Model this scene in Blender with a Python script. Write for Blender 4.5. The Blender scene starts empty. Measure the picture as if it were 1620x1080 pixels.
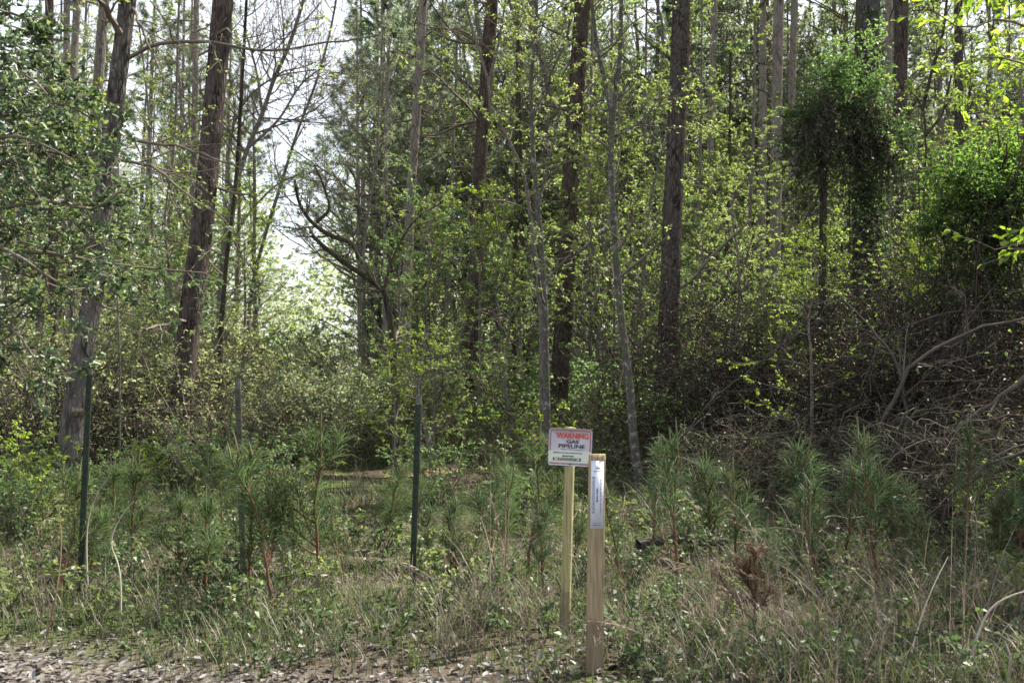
import bpy, math, random
import numpy as np
from mathutils import Vector, noise as mnoise

SEED = 11
rng = np.random.default_rng(SEED)
scene = bpy.context.scene
COL = scene.collection
PI = math.pi

# ------------------------------------------------------------------ camera
CAM_H, FPX, HORIZON = 1.6, 1575.0, 598.0
PITCH = math.atan((HORIZON - 540.0) / FPX)

def at(px, py, Y):
    """world point seen at a photo pixel, at distance Y in front of the camera"""
    u, v = (px - 810.0) / FPX, -(py - 540.0) / FPX
    yy = math.cos(PITCH) - math.sin(PITCH) * v
    zz = math.sin(PITCH) + math.cos(PITCH) * v
    s = Y / yy
    return np.array([u * s, Y, CAM_H + zz * s])

def pxof(x, y):
    return 810.0 + FPX * x / y

def gz(x, y):
    return (0.06 * math.sin(x * 0.7 + 1.3) * math.sin(y * 0.45) + 0.035 * math.sin(x * 1.9 + y * 1.3)
            + 0.02 * math.sin(x * 4.1 - y * 3.3)) * min(1.0, max(0.0, (y - 4.5) / 3.0))

def gz_arr(x, y):
    return (0.06 * np.sin(x * 0.7 + 1.3) * np.sin(y * 0.45) + 0.035 * np.sin(x * 1.9 + y * 1.3)
            + 0.02 * np.sin(x * 4.1 - y * 3.3)) * np.clip((y - 4.5) / 3.0, 0, 1)

# ------------------------------------------------------------------ object helpers
def tag(o, label=None, cat=None, group=None, kind=None):
    if label: o["label"] = label
    if cat: o["category"] = cat
    if group: o["group"] = group
    if kind: o["kind"] = kind
    return o

def empty(name, loc=(0, 0, 0), rz=0.0, label=None, cat=None, group=None):
    o = bpy.data.objects.new(name, None)
    o.empty_display_size = 0.1
    COL.objects.link(o)
    o.location = loc
    o.rotation_euler = (0, 0, rz)
    return tag(o, label, cat, group)

def link(name, me, parent=None):
    o = bpy.data.objects.new(name, me)
    COL.objects.link(o)
    if parent is not None: o.parent = parent
    return o

def copy_tree(o, parent=None):
    c = o.copy()
    COL.objects.link(c)
    if parent is not None: c.parent = parent
    for ch in list(o.children):
        copy_tree(ch, c)
    return c

# ------------------------------------------------------------------ geometry
def nrm(a):
    return a / np.maximum(np.linalg.norm(a, axis=-1, keepdims=True), 1e-9)

class Geo:
    def __init__(self):
        self.V, self.Q, self.T, self.qt, self.tt, self.n = [], [], [], [], [], 0
    def add(self, V, Q=None, T=None, qt=None, tt=None):
        V = np.asarray(V, dtype=np.float32).reshape(-1, 3)
        if Q is not None and len(Q):
            Q = np.asarray(Q, dtype=np.int64).reshape(-1, 4)
            self.Q.append(Q + self.n)
            self.qt.append(np.broadcast_to(np.asarray(0.5 if qt is None else qt, dtype=np.float32), (len(Q),)))
        if T is not None and len(T):
            T = np.asarray(T, dtype=np.int64).reshape(-1, 3)
            self.T.append(T + self.n)
            self.tt.append(np.broadcast_to(np.asarray(0.5 if tt is None else tt, dtype=np.float32), (len(T),)))
        self.V.append(V)
        self.n += len(V)
    def mesh(self, name, mat, smooth=False):
        me = bpy.data.meshes.new(name)
        V = np.concatenate(self.V)
        Q = np.concatenate(self.Q) if self.Q else np.zeros((0, 4), np.int64)
        T = np.concatenate(self.T) if self.T else np.zeros((0, 3), np.int64)
        me.vertices.add(len(V)); me.vertices.foreach_set("co", V.ravel())
        loops = np.concatenate([Q.ravel(), T.ravel()]).astype(np.int32)
        me.loops.add(len(loops)); me.loops.foreach_set("vertex_index", loops)
        starts = np.concatenate([np.arange(len(Q)) * 4, len(Q) * 4 + np.arange(len(T)) * 3]).astype(np.int32)
        me.polygons.add(len(starts)); me.polygons.foreach_set("loop_start", starts)
        tint = np.concatenate(self.qt + self.tt).astype(np.float32)
        a = me.attributes.new("tint", 'FLOAT', 'FACE'); a.data.foreach_set("value", tint)
        me.update(calc_edges=True)
        if smooth: me.polygons.foreach_set("use_smooth", np.ones(len(starts), dtype=bool))
        me.materials.append(mat)
        return me

def tubes(g, P, R, k=5, tint=0.5):
    """P (M,N,3) polylines, R (M,N) radii"""
    P = np.asarray(P, float); R = np.asarray(R, float)
    if P.ndim == 2: P, R = P[None], R[None]
    M, N, _ = P.shape
    t = np.gradient(P, axis=1); t = nrm(t)
    mean = nrm(P[:, -1] - P[:, 0])
    ref = np.where(np.abs(mean[:, 2:3]) > 0.7, np.array([[0.97, 0.2, 0.1]]), np.array([[0.1, 0.15, 0.98]]))
    u = nrm(np.cross(t, ref[:, None, :])); v = np.cross(t, u)
    ang = np.arange(k) * 2 * PI / k
    V = P[:, :, None, :] + R[:, :, None, None] * (u[:, :, None, :] * np.cos(ang)[None, None, :, None] + v[:, :, None, :] * np.sin(ang)[None, None, :, None])
    m, n, j = np.meshgrid(np.arange(M), np.arange(N - 1), np.arange(k), indexing='ij')
    b = m * N * k + n * k
    j2 = (j + 1) % k
    Q = np.stack([b + j, b + j2, b + k + j2, b + k + j], -1).reshape(-1, 4)
    tt = np.broadcast_to(np.asarray(tint, float).reshape(-1, 1), (M, (N - 1) * k)).ravel() if np.ndim(tint) else tint
    g.add(V, Q, qt=tt)

def resample(pts, n):
    pts = np.asarray(pts, float)
    d = np.concatenate([[0], np.cumsum(np.linalg.norm(np.diff(pts, axis=0), axis=1))])
    # Catmull-Rom style smoothing by cubic Hermite
    m = np.gradient(pts, d, axis=0)
    s = np.linspace(0, d[-1], n)
    i = np.clip(np.searchsorted(d, s) - 1, 0, len(d) - 2)
    h = (d[i + 1] - d[i])[:, None]; x = ((s - d[i]) / (d[i + 1] - d[i]))[:, None]
    return ((2*x**3 - 3*x**2 + 1) * pts[i] + (x**3 - 2*x**2 + x) * h * m[i] + (-2*x**3 + 3*x**2) * pts[i + 1] + (x**3 - x**2) * h * m[i + 1])

def trunk_mesh(name, pts, r0, r1, mat, k=22, n=110, rough=0.05, flare=0.35, knots=0):
    """tapered trunk along pts with a flared foot and an uneven surface"""
    P = resample(pts, n)
    d = np.concatenate([[0], np.cumsum(np.linalg.norm(np.diff(P, axis=0), axis=1))])
    R = r0 + (r1 - r0) * (d / d[-1]) ** 0.9
    R = R * (1 + flare * np.exp(-d / (2.2 * r0 + 0.12)))
    t = nrm(np.gradient(P, axis=0))
    u = nrm(np.cross(t, np.array([0.2, 1.0, 0.05]))); v = np.cross(t, u)
    ang = np.arange(k) * 2 * PI / k
    ph = rng.uniform(0, 6.28, 8)
    A, D = np.meshgrid(ang, d)
    disp = (np.sin(3 * A + ph[0] + 0.35 * D) + np.sin(5 * A + ph[1] - 0.6 * D) * 0.7 + np.sin(2 * A + D * 1.7 + ph[2])
            + 0.6 * np.sin(7 * A + 2.3 * D + ph[3])) * rough * 0.22
    disp += rng.normal(0, rough * 0.28, disp.shape)
    RR = R[:, None] * (1 + disp)
    RR += (R[:, None] * 0.35 * np.exp(-D / (1.6 * r0 + 0.05)) * np.maximum(0, np.sin(4 * A + ph[5])))
    V = P[:, None, :] + RR[:, :, None] * (u[:, None, :] * np.cos(ang)[None, :, None] + v[:, None, :] * np.sin(ang)[None, :, None])
    g = Geo()
    i, j = np.meshgrid(np.arange(n - 1), np.arange(k), indexing='ij')
    j2 = (j + 1) % k
    Q = np.stack([i * k + j, i * k + j2, (i + 1) * k + j2, (i + 1) * k + j], -1).reshape(-1, 4)
    g.add(V, Q)
    return g.mesh(name, mat, smooth=True), P, R

def children(P, R, n, t0, t1, lfrac, lvar, ang, N=6, up=0.0, curl=0.25, rfrac=0.55, taper=0.25, lshape=0.6, L=None, flat=0.0):
    """n children from each parent polyline, vectorised; returns P, R"""
    M, Np, _ = P.shape
    plen = np.linalg.norm(np.diff(P, axis=1), axis=2).sum(1)
    t = rng.uniform(t0, t1, (M, n))
    t = np.sort((t + (np.arange(n) + rng.uniform(0, 1, (M, n))) / n * (t1 - t0) + t0 * 0) , axis=1)
    t = t0 + (t - t.min(1, keepdims=True)) / np.maximum(t.max(1, keepdims=True) - t.min(1, keepdims=True), 1e-6) * (t1 - t0)
    f = t * (Np - 1); i = np.clip(f.astype(int), 0, Np - 2); w = (f - i)[..., None]
    mi = np.arange(M)[:, None]
    base = P[mi, i] * (1 - w) + P[mi, i + 1] * w
    tan = nrm(P[mi, i + 1] - P[mi, i])
    rb = R[mi, i] * (1 - w[..., 0]) + R[mi, i + 1] * w[..., 0]
    rnd = rng.normal(0, 1, (M, n, 3)); rnd[..., 2] *= (1 - flat)
    perp = nrm(rnd - (rnd * tan).sum(-1, keepdims=True) * tan)
    a = np.radians(ang + rng.normal(0, 9, (M, n, 1)))
    d = nrm(tan * np.cos(a) + perp * np.sin(a))
    ln = (plen[:, None] if L is None else L) * lfrac * (1 - lshape * (t - t0) / max(t1 - t0, 1e-6)) * rng.uniform(1 - lvar, 1 + lvar, (M, n))
    base = base.reshape(-1, 3); d = d.reshape(-1, 3); ln = ln.reshape(-1); rb = rb.reshape(-1)
    K = len(ln)
    pts = np.zeros((K, N, 3)); pts[:, 0] = base
    step = ln / (N - 1)
    for s in range(1, N):
        d = nrm(d + rng.normal(0, curl, (K, 3)) / math.sqrt(N) + np.array([0, 0, up / N]))
        pts[:, s] = pts[:, s - 1] + d * step[:, None]
    r0 = np.minimum(rb * rfrac, rb * 0.9)
    Rr = r0[:, None] * np.linspace(1, taper, N)[None]
    return pts, Rr

def along(P, n, t0=0.2, t1=1.0):
    M, N, _ = P.shape
    t = rng.uniform(t0, t1, (M, n)); f = t * (N - 1); i = np.clip(f.astype(int), 0, N - 2); w = (f - i)[..., None]
    mi = np.arange(M)[:, None]
    pos = P[mi, i] * (1 - w) + P[mi, i + 1] * w
    tan = nrm(P[mi, i + 1] - P[mi, i])
    return pos.reshape(-1, 3), tan.reshape(-1, 3), np.repeat(np.arange(M), n)

def leaves(g, pos, tan, size, wid=0.5, spread=0.8, droop=0.15, upn=0.75, tint=None, fold=0.15, full=False, svar=0.3):
    """leaf blades: small kites, or (full) six-cornered folded blades"""
    M = len(pos)
    d = nrm(tan * (1 - spread) + rng.normal(0, 1, (M, 3)) * spread * np.array([1, 1, 0.55]) + np.array([0, 0, -droop]))
    nr = nrm(np.array([0, 0, upn]) + rng.normal(0, 0.55, (M, 3)))
    s = nrm(np.cross(d, nr)); nr = np.cross(s, d)
    L = size * rng.uniform(1 - svar, 1 + svar, (M, 1)); W = L * wid * 0.5
    if tint is None: tint = rng.uniform(0, 1, M)
    if not full:
        a = pos; b = pos + d * L * 0.42 + s * W + nr * L * fold * rng.uniform(0, 1, (M, 1)); c = pos + d * L - nr * L * fold * 0.7; e = pos + d * L * 0.42 - s * W + nr * L * fold
        V = np.stack([a, b, c, e], 1)
        Q = np.arange(M)[:, None] * 4 + np.array([0, 1, 2, 3])
        g.add(V, Q, qt=tint)
    else:
        st = pos + d * L * 0.12
        tip = pos + d * L * 1.12 - nr * L * 0.16
        b1 = pos + d * L * 0.38 + s * W + nr * L * fold; b2 = pos + d * L * 0.8 + s * W * 0.7 + nr * L * fold * 0.5
        c1 = pos + d * L * 0.38 - s * W + nr * L * fold; c2 = pos + d * L * 0.8 - s * W * 0.7 + nr * L * fold * 0.5
        V = np.stack([st, b1, b2, tip, c2, c1], 1)
        k = np.arange(M)[:, None] * 6
        Q = np.concatenate([k + np.array([0, 1, 2, 3]), k + np.array([0, 3, 4, 5])])
        g.add(V, Q, qt=np.concatenate([tint, tint]))

def needles(g, pos, d, L, w, tint, droop=0.12):
    """thin bent needles"""
    M = len(pos)
    s = nrm(np.cross(d, rng.normal(0, 1, (M, 3))))
    L = np.broadcast_to(np.asarray(L, float).reshape(-1, 1), (M, 1)); w = w * 0.5
    mid = pos + d * L * 0.55; tip = pos + d * L + np.array([0, 0, -1.0]) * L * droop
    V = np.stack([pos - s * w, pos + s * w, mid + s * w, mid - s * w, tip], 1)
    k = np.arange(M)[:, None] * 5
    g.add(V, Q=k + np.array([0, 1, 2, 3]), T=k + np.array([3, 2, 4]), qt=tint, tt=tint)

def blades(g, x, y, H, w, lean, tint, z=None, seg=3):
    """grass blades standing on the ground"""
    M = len(x); z = gz_arr(x, y) - 0.01 if z is None else z
    az = rng.uniform(0, 2 * PI, M); dirh = np.stack([np.cos(az), np.sin(az), np.zeros(M)], 1)
    side = np.stack([-np.sin(az), np.cos(az), np.zeros(M)], 1)
    base = np.stack([x, y, z], 1)
    rows = []
    for s in range(seg + 1):
        f = s / seg
        c = base + dirh * (lean * H * f ** 1.8)[:, None] + np.array([0, 0, 1.0]) * (H * f * (1 - 0.32 * lean * f ** 2))[:, None]
        ww = (w * (1 - f) ** 0.7)[:, None] * 0.5
        if s < seg: rows += [c - side * ww, c + side * ww]
        else: rows += [c]
    V = np.stack(rows, 1); nv = 2 * seg + 1
    k = np.arange(M)[:, None] * nv
    Q = np.concatenate([k + np.array([2 * s, 2 * s + 1, 2 * s + 3, 2 * s + 2]) for s in range(seg - 1)])
    T = k + np.array([2 * seg - 2, 2 * seg - 1, 2 * seg])
    g.add(V, Q, T, qt=np.tile(tint, seg - 1), tt=tint)

def box(g, c, s, rot=None):
    V = np.array([[x, y, z] for x in (-.5, .5) for y in (-.5, .5) for z in (-.5, .5)]) * np.array(s)
    if rot is not None: V = V @ rot.T
    g.add(V + np.array(c), [[0, 1, 3, 2], [4, 6, 7, 5], [0, 4, 5, 1], [2, 3, 7, 6], [0, 2, 6, 4], [1, 5, 7, 3]])

# ------------------------------------------------------------------ materials
def newmat(name):
    m = bpy.data.materials.new(name); m.use_nodes = True
    nt = m.node_tree; nt.nodes.clear()
    out = nt.nodes.new('ShaderNodeOutputMaterial')
    return m, nt, out

def N(nt, t, **kw):
    n = nt.nodes.new(t)
    for k, v in kw.items():
        if hasattr(n, k): setattr(n, k, v)
    return n

def ramp(nt, stops, fac=None):
    r = nt.nodes.new('ShaderNodeValToRGB'); e = r.color_ramp.elements
    while len(e) < len(stops): e.new(0.5)
    for i, (p, c) in enumerate(stops): e[i].position = p; e[i].color = (*c, 1)
    if fac is not None: nt.links.new(fac, r.inputs[0])
    return r

def leaf_mat(name, cols, trans=0.45, tcol=1.0, gloss=0.03, rough=0.5, orand=0.25):
    m, nt, out = newmat(name)
    a = N(nt, 'ShaderNodeAttribute'); a.attribute_name = 'tint'
    oi = N(nt, 'ShaderNodeObjectInfo')
    mm = N(nt, 'ShaderNodeMath', operation='MULTIPLY_ADD'); nt.links.new(oi.outputs['Random'], mm.inputs[0]); mm.inputs[1].default_value = orand; nt.links.new(a.outputs['Fac'], mm.inputs[2])
    sb = N(nt, 'ShaderNodeMath', operation='SUBTRACT'); nt.links.new(mm.outputs[0], sb.inputs[0]); sb.inputs[1].default_value = orand * 0.5
    k = len(cols)
    r = ramp(nt, [(i / (k - 1), c) for i, c in enumerate(cols)], sb.outputs[0])
    d = N(nt, 'ShaderNodeBsdfDiffuse'); nt.links.new(r.outputs[0], d.inputs['Color'])
    t = N(nt, 'ShaderNodeBsdfTranslucent')
    hs = N(nt, 'ShaderNodeHueSaturation'); hs.inputs['Saturation'].default_value = 1.12; hs.inputs['Value'].default_value = 1.9 * tcol; hs.inputs['Hue'].default_value = 0.488
    nt.links.new(r.outputs[0], hs.inputs['Color']); nt.links.new(hs.outputs[0], t.inputs['Color'])
    mx = N(nt, 'ShaderNodeMixShader'); mx.inputs[0].default_value = trans
    nt.links.new(d.outputs[0], mx.inputs[1]); nt.links.new(t.outputs[0], mx.inputs[2])
    gl = N(nt, 'ShaderNodeBsdfGlossy'); gl.inputs['Roughness'].default_value = rough
    m2 = N(nt, 'ShaderNodeMixShader'); m2.inputs[0].default_value = gloss
    nt.links.new(mx.outputs[0], m2.inputs[1]); nt.links.new(gl.outputs[0], m2.inputs[2])
    nt.links.new(m2.outputs[0], out.inputs[0])
    return m

def bark_mat(name, plate, crack, alt, scale=(8, 8, 2.2), bump=0.7, lichen=None, lich_amt=0.5, crackw=0.12, moss=None):
    m, nt, out = newmat(name)
    tc = N(nt, 'ShaderNodeTexCoord')
    mp = N(nt, 'ShaderNodeMapping'); mp.inputs['Scale'].default_value = scale; nt.links.new(tc.outputs['Object'], mp.inputs[0])
    nz = N(nt, 'ShaderNodeTexNoise'); nz.inputs['Scale'].default_value = 1.6; nz.inputs['Detail'].default_value = 5; nt.links.new(mp.outputs[0], nz.inputs['Vector'])
    ad = N(nt, 'ShaderNodeVectorMath', operation='MULTIPLY_ADD'); nt.links.new(nz.outputs['Color'], ad.inputs[0]); ad.inputs[1].default_value = (0.8, 0.8, 1.1); nt.links.new(mp.outputs[0], ad.inputs[2])
    vo = N(nt, 'ShaderNodeTexVoronoi', feature='DISTANCE_TO_EDGE'); vo.inputs['Scale'].default_value = 1.0; nt.links.new(ad.outputs[0], vo.inputs['Vector'])
    n2 = N(nt, 'ShaderNodeTexNoise'); n2.inputs['Scale'].default_value = 30; n2.inputs['Detail'].default_value = 6
    mp2 = N(nt, 'ShaderNodeMapping'); mp2.inputs['Scale'].default_value = (1, 1, 0.35); nt.links.new(tc.outputs['Object'], mp2.inputs[0]); nt.links.new(mp2.outputs[0], n2.inputs['Vector'])
    rp = ramp(nt, [(0.3, plate), (0.7, alt)], n2.outputs['Fac'])
    rc = ramp(nt, [(0.0, (1, 1, 1)), (crackw, (0, 0, 0))], vo.outputs['Distance'])
    n4 = N(nt, 'ShaderNodeTexNoise'); n4.inputs['Scale'].default_value = 6; n4.inputs['Detail'].default_value = 4; nt.links.new(mp2.outputs[0], n4.inputs['Vector'])
    r4 = ramp(nt, [(0.35, (0.15, 0.15, 0.15)), (0.62, (1, 1, 1))], n4.outputs['Fac'])
    mu = N(nt, 'ShaderNodeMath', operation='MULTIPLY'); nt.links.new(rc.outputs[0], mu.inputs[0]); nt.links.new(r4.outputs[0], mu.inputs[1])
    mix = N(nt, 'ShaderNodeMix', data_type='RGBA'); nt.links.new(mu.outputs[0], mix.inputs[0]); nt.links.new(rp.outputs[0], mix.inputs[6]); mix.inputs[7].default_value = (*crack, 1)
    col = mix.outputs[2]
    for lc, sc, lo in ((lichen, 13.0, 1 - lich_amt), (moss, 2.3, 0.52)):
        if lc is None: continue
        n3 = N(nt, 'ShaderNodeTexNoise'); n3.inputs['Scale'].default_value = sc; n3.inputs['Detail'].default_value = 7; n3.inputs['Roughness'].default_value = 0.65
        nt.links.new(tc.outputs['Object'], n3.inputs['Vector'])
        rl = ramp(nt, [(lo, (0, 0, 0)), (min(lo + 0.08, 1), (0.85, 0.85, 0.85))], n3.outputs['Fac'])
        mx = N(nt, 'ShaderNodeMix', data_type='RGBA'); nt.links.new(rl.outputs[0], mx.inputs[0]); nt.links.new(col, mx.inputs[6]); mx.inputs[7].default_value = (*lc, 1)
        col = mx.outputs[2]
    b = N(nt, 'ShaderNodeBsdfDiffuse'); b.inputs['Roughness'].default_value = 0.9
    nt.links.new(col, b.inputs['Color'])
    ma = N(nt, 'ShaderNodeMath', operation='MULTIPLY_ADD'); nt.links.new(n2.outputs['Fac'], ma.inputs[0]); ma.inputs[1].default_value = 0.35
    mn = N(nt, 'ShaderNodeMath', operation='MINIMUM'); nt.links.new(vo.outputs['Distance'], mn.inputs[0]); mn.inputs[1].default_value = 0.3
    nt.links.new(mn.outputs[0], ma.inputs[2])
    bp = N(nt, 'ShaderNodeBump'); bp.inputs['Strength'].default_value = bump; bp.inputs['Distance'].default_value = 0.06
    nt.links.new(ma.outputs[0], bp.inputs['Height']); nt.links.new(bp.outputs[0], b.inputs['Normal'])
    nt.links.new(b.outputs[0], out.inputs[0])
    return m

def twig_mat(name, c0, c1):
    m, nt, out = newmat(name)
    tc = N(nt, 'ShaderNodeTexCoord'); nz = N(nt, 'ShaderNodeTexNoise'); nz.inputs['Scale'].default_value = 9; nz.inputs['Detail'].default_value = 4
    nt.links.new(tc.outputs['Object'], nz.inputs['Vector'])
    a = N(nt, 'ShaderNodeAttribute'); a.attribute_name = 'tint'
    mm = N(nt, 'ShaderNodeMath', operation='ADD'); nt.links.new(nz.outputs['Fac'], mm.inputs[0]); nt.links.new(a.outputs['Fac'], mm.inputs[1])
    r = ramp(nt, [(0.35, c0), (1.0, c1)], None)
    hv = N(nt, 'ShaderNodeMath', operation='MULTIPLY'); nt.links.new(mm.outputs[0], hv.inputs[0]); hv.inputs[1].default_value = 0.62
    nt.links.new(hv.outputs[0], r.inputs[0])
    d = N(nt, 'ShaderNodeBsdfDiffuse'); nt.links.new(r.outputs[0], d.inputs['Color']); nt.links.new(d.outputs[0], out.inputs[0])
    return m

def plain_mat(name, c, rough=0.6, spec=0.3, var=0.15, scale=20, stretch=(1, 1, 1), c2=None, metallic=0.0, bump=0.0, soil=False):
    m, nt, out = newmat(name)
    tc = N(nt, 'ShaderNodeTexCoord'); mp = N(nt, 'ShaderNodeMapping'); mp.inputs['Scale'].default_value = stretch; nt.links.new(tc.outputs['Object'], mp.inputs[0])
    nz = N(nt, 'ShaderNodeTexNoise'); nz.inputs['Scale'].default_value = scale; nz.inputs['Detail'].default_value = 6; nt.links.new(mp.outputs[0], nz.inputs['Vector'])
    c2 = c2 or tuple(x * (1 - var * 2) for x in c)
    r = ramp(nt, [(0.32, c2), (0.68, c)], nz.outputs['Fac'])
    p = N(nt, 'ShaderNodeBsdfPrincipled'); p.inputs['Roughness'].default_value = rough; p.inputs['Specular IOR Level'].default_value = spec; p.inputs['Metallic'].default_value = metallic
    colr = r.outputs[0]
    if soil:
        sz = N(nt, 'ShaderNodeSeparateXYZ'); nt.links.new(tc.outputs['Object'], sz.inputs[0])
        sn = N(nt, 'ShaderNodeTexNoise'); sn.inputs['Scale'].default_value = 14; sn.inputs['Detail'].default_value = 6; nt.links.new(tc.outputs['Object'], sn.inputs['Vector'])
        sa = N(nt, 'ShaderNodeMath', operation='MULTIPLY_ADD'); nt.links.new(sn.outputs['Fac'], sa.inputs[0]); sa.inputs[1].default_value = -0.45; nt.links.new(sz.outputs['Z'], sa.inputs[2])
        sr = ramp(nt, [(0.0, (0.6, 0.6, 0.6)), (0.07, (0.0, 0.0, 0.0))], sa.outputs[0])
        sm = N(nt, 'ShaderNodeMix', data_type='RGBA'); nt.links.new(sr.outputs[0], sm.inputs[0]); nt.links.new(colr, sm.inputs[6]); sm.inputs[7].default_value = (0.12, 0.095, 0.07, 1)
        # grey weather streaks and fine cracks along the grain
        mg = N(nt, 'ShaderNodeMapping'); mg.inputs['Scale'].default_value = (60, 60, 2.5); nt.links.new(tc.outputs['Object'], mg.inputs[0])
        gn = N(nt, 'ShaderNodeTexNoise'); gn.inputs['Scale'].default_value = 1.0; gn.inputs['Detail'].default_value = 8; nt.links.new(mg.outputs[0], gn.inputs['Vector'])
        gr = ramp(nt, [(0.36, (0.75, 0.75, 0.75)), (0.47, (0, 0, 0))], gn.outputs['Fac'])
        gm = N(nt, 'ShaderNodeMix', data_type='RGBA'); nt.links.new(gr.outputs[0], gm.inputs[0]); nt.links.new(sm.outputs[2], gm.inputs[6]); gm.inputs[7].default_value = (0.11, 0.09, 0.065, 1)
        colr = gm.outputs[2]
    nt.links.new(colr, p.inputs['Base Color'])
    if bump:
        bp = N(nt, 'ShaderNodeBump'); bp.inputs['Strength'].default_value = bump; bp.inputs['Distance'].default_value = 0.01
        nt.links.new(nz.outputs['Fac'], bp.inputs['Height']); nt.links.new(bp.outputs[0], p.inputs['Normal'])
    nt.links.new(p.outputs[0], out.inputs[0])
    return m

M = {}
M['pine_bark'] = bark_mat('pine bark', (0.075, 0.063, 0.057), (0.018, 0.014, 0.012), (0.12, 0.104, 0.096), (15, 15, 6), 0.9, crackw=0.2)
M['pine_bark_red'] = bark_mat('reddish pine bark', (0.078, 0.06, 0.05), (0.024, 0.018, 0.015), (0.122, 0.10, 0.086), (16, 16, 4.5), 0.9, crackw=0.22)
M['pine_bark_purple'] = bark_mat('purple brown bark', (0.095, 0.075, 0.069), (0.022, 0.017, 0.015), (0.14, 0.118, 0.11), (22, 22, 4.0), 0.9, crackw=0.25)
M['ivy_bark'] = bark_mat('blue grey pine bark', (0.085, 0.08, 0.083), (0.018, 0.016, 0.015), (0.135, 0.13, 0.135), (14, 14, 5), 0.9, crackw=0.2, moss=(0.04, 0.055, 0.02))
M['oak_bark'] = bark_mat('pale grey oak bark', (0.125, 0.113, 0.104), (0.027, 0.023, 0.021), (0.19, 0.178, 0.166), (20, 20, 4.5), 1.0, lichen=(0.27, 0.28, 0.255), lich_amt=0.38, crackw=0.3)
M['lichen_bark'] = bark_mat('lichened smooth bark', (0.085, 0.078, 0.07), (0.045, 0.04, 0.036), (0.125, 0.115, 0.105), (14, 14, 8), 0.5, lichen=(0.30, 0.305, 0.28), lich_amt=0.46, crackw=0.04, moss=(0.10, 0.12, 0.07))
M['grey_bark'] = bark_mat('thin grey bark', (0.15, 0.135, 0.115), (0.06, 0.05, 0.045), (0.22, 0.20, 0.18), (14, 14, 3), 0.5, lichen=(0.26, 0.28, 0.24), lich_amt=0.42)
M['hazed_bark'] = bark_mat('far pine bark', (0.20, 0.175, 0.155), (0.09, 0.075, 0.068), (0.27, 0.245, 0.22), (7, 7, 2), 0.6)  # lightened bark: distance haze is put into the colour
M['dark_bark'] = bark_mat('dark mossy bark', (0.05, 0.042, 0.034), (0.02, 0.016, 0.014), (0.085, 0.075, 0.06), (14, 14, 3), 0.5, moss=(0.05, 0.06, 0.025))
M['twig'] = twig_mat('grey brown twig', (0.06, 0.05, 0.04), (0.21, 0.185, 0.155))
M['twig_dark'] = twig_mat('dark twig', (0.03, 0.024, 0.02), (0.12, 0.10, 0.085))
M['twig_pale'] = twig_mat('pale dead twig', (0.14, 0.12, 0.10), (0.38, 0.34, 0.29))
M['stem_red'] = twig_mat('red brown stem', (0.07, 0.04, 0.025), (0.17, 0.10, 0.07))
M['spring'] = leaf_mat('spring leaf', [(0.055, 0.085, 0.024), (0.11, 0.16, 0.045), (0.17, 0.225, 0.072), (0.24, 0.285, 0.115)], 0.52, 1.0)
M['mid'] = leaf_mat('mid green leaf', [(0.04, 0.072, 0.025), (0.07, 0.12, 0.042), (0.105, 0.17, 0.06), (0.16, 0.23, 0.09)], 0.48)
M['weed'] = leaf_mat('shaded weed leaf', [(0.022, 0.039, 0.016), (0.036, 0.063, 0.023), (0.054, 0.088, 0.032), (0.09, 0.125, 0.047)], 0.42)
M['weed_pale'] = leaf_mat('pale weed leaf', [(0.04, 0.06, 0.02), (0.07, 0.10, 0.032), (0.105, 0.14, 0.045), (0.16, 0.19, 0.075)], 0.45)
M['far'] = leaf_mat('hazed far leaf', [(0.09, 0.12, 0.065), (0.14, 0.18, 0.098), (0.19, 0.235, 0.13), (0.26, 0.30, 0.18)], 0.5)  # pale and greyed so the leaf colour itself carries distance haze
M['olive'] = leaf_mat('olive bramble leaf', [(0.07, 0.09, 0.036), (0.12, 0.148, 0.06), (0.18, 0.212, 0.09), (0.25, 0.265, 0.14)], 0.5)
M['holly'] = leaf_mat('holly leaf', [(0.026, 0.045, 0.022), (0.045, 0.075, 0.034), (0.07, 0.11, 0.048), (0.15, 0.19, 0.07)], 0.36, 1.0, gloss=0.05, rough=0.5)
M['glossy'] = leaf_mat('glossy vine leaf', [(0.022, 0.042, 0.014), (0.042, 0.08, 0.024), (0.072, 0.135, 0.038), (0.13, 0.21, 0.065)], 0.45, 1.0, gloss=0.05, rough=0.5)
M['vine_bright'] = leaf_mat('bright vine leaf', [(0.03, 0.06, 0.016), (0.055, 0.108, 0.025), (0.085, 0.155, 0.036), (0.14, 0.225, 0.06)], 0.45, 1.0, gloss=0.03)
M['maple'] = leaf_mat('bright maple leaf', [(0.07, 0.12, 0.02), (0.11, 0.18, 0.03), (0.16, 0.23, 0.04), (0.21, 0.26, 0.06)], 0.55, 1.0)
M['dead_leaf'] = leaf_mat('dead leaf', [(0.018, 0.014, 0.011), (0.035, 0.027, 0.02), (0.06, 0.047, 0.035), (0.13, 0.105, 0.08)], 0.2)
M['needle'] = leaf_mat('pine needle', [(0.02, 0.042, 0.018), (0.035, 0.07, 0.028), (0.055, 0.10, 0.036), (0.085, 0.135, 0.05)], 0.35, 1.0, gloss=0.08, rough=0.4)
M['needle_grey'] = leaf_mat('grey green needle', [(0.085, 0.11, 0.07), (0.13, 0.16, 0.10), (0.18, 0.215, 0.135), (0.25, 0.275, 0.185)], 0.5)
M['needle_young'] = leaf_mat('young pine needle', [(0.06, 0.052, 0.024), (0.032, 0.058, 0.024), (0.05, 0.088, 0.035), (0.085, 0.13, 0.052)], 0.4, 1.0, gloss=0.015, rough=0.5)
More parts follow.
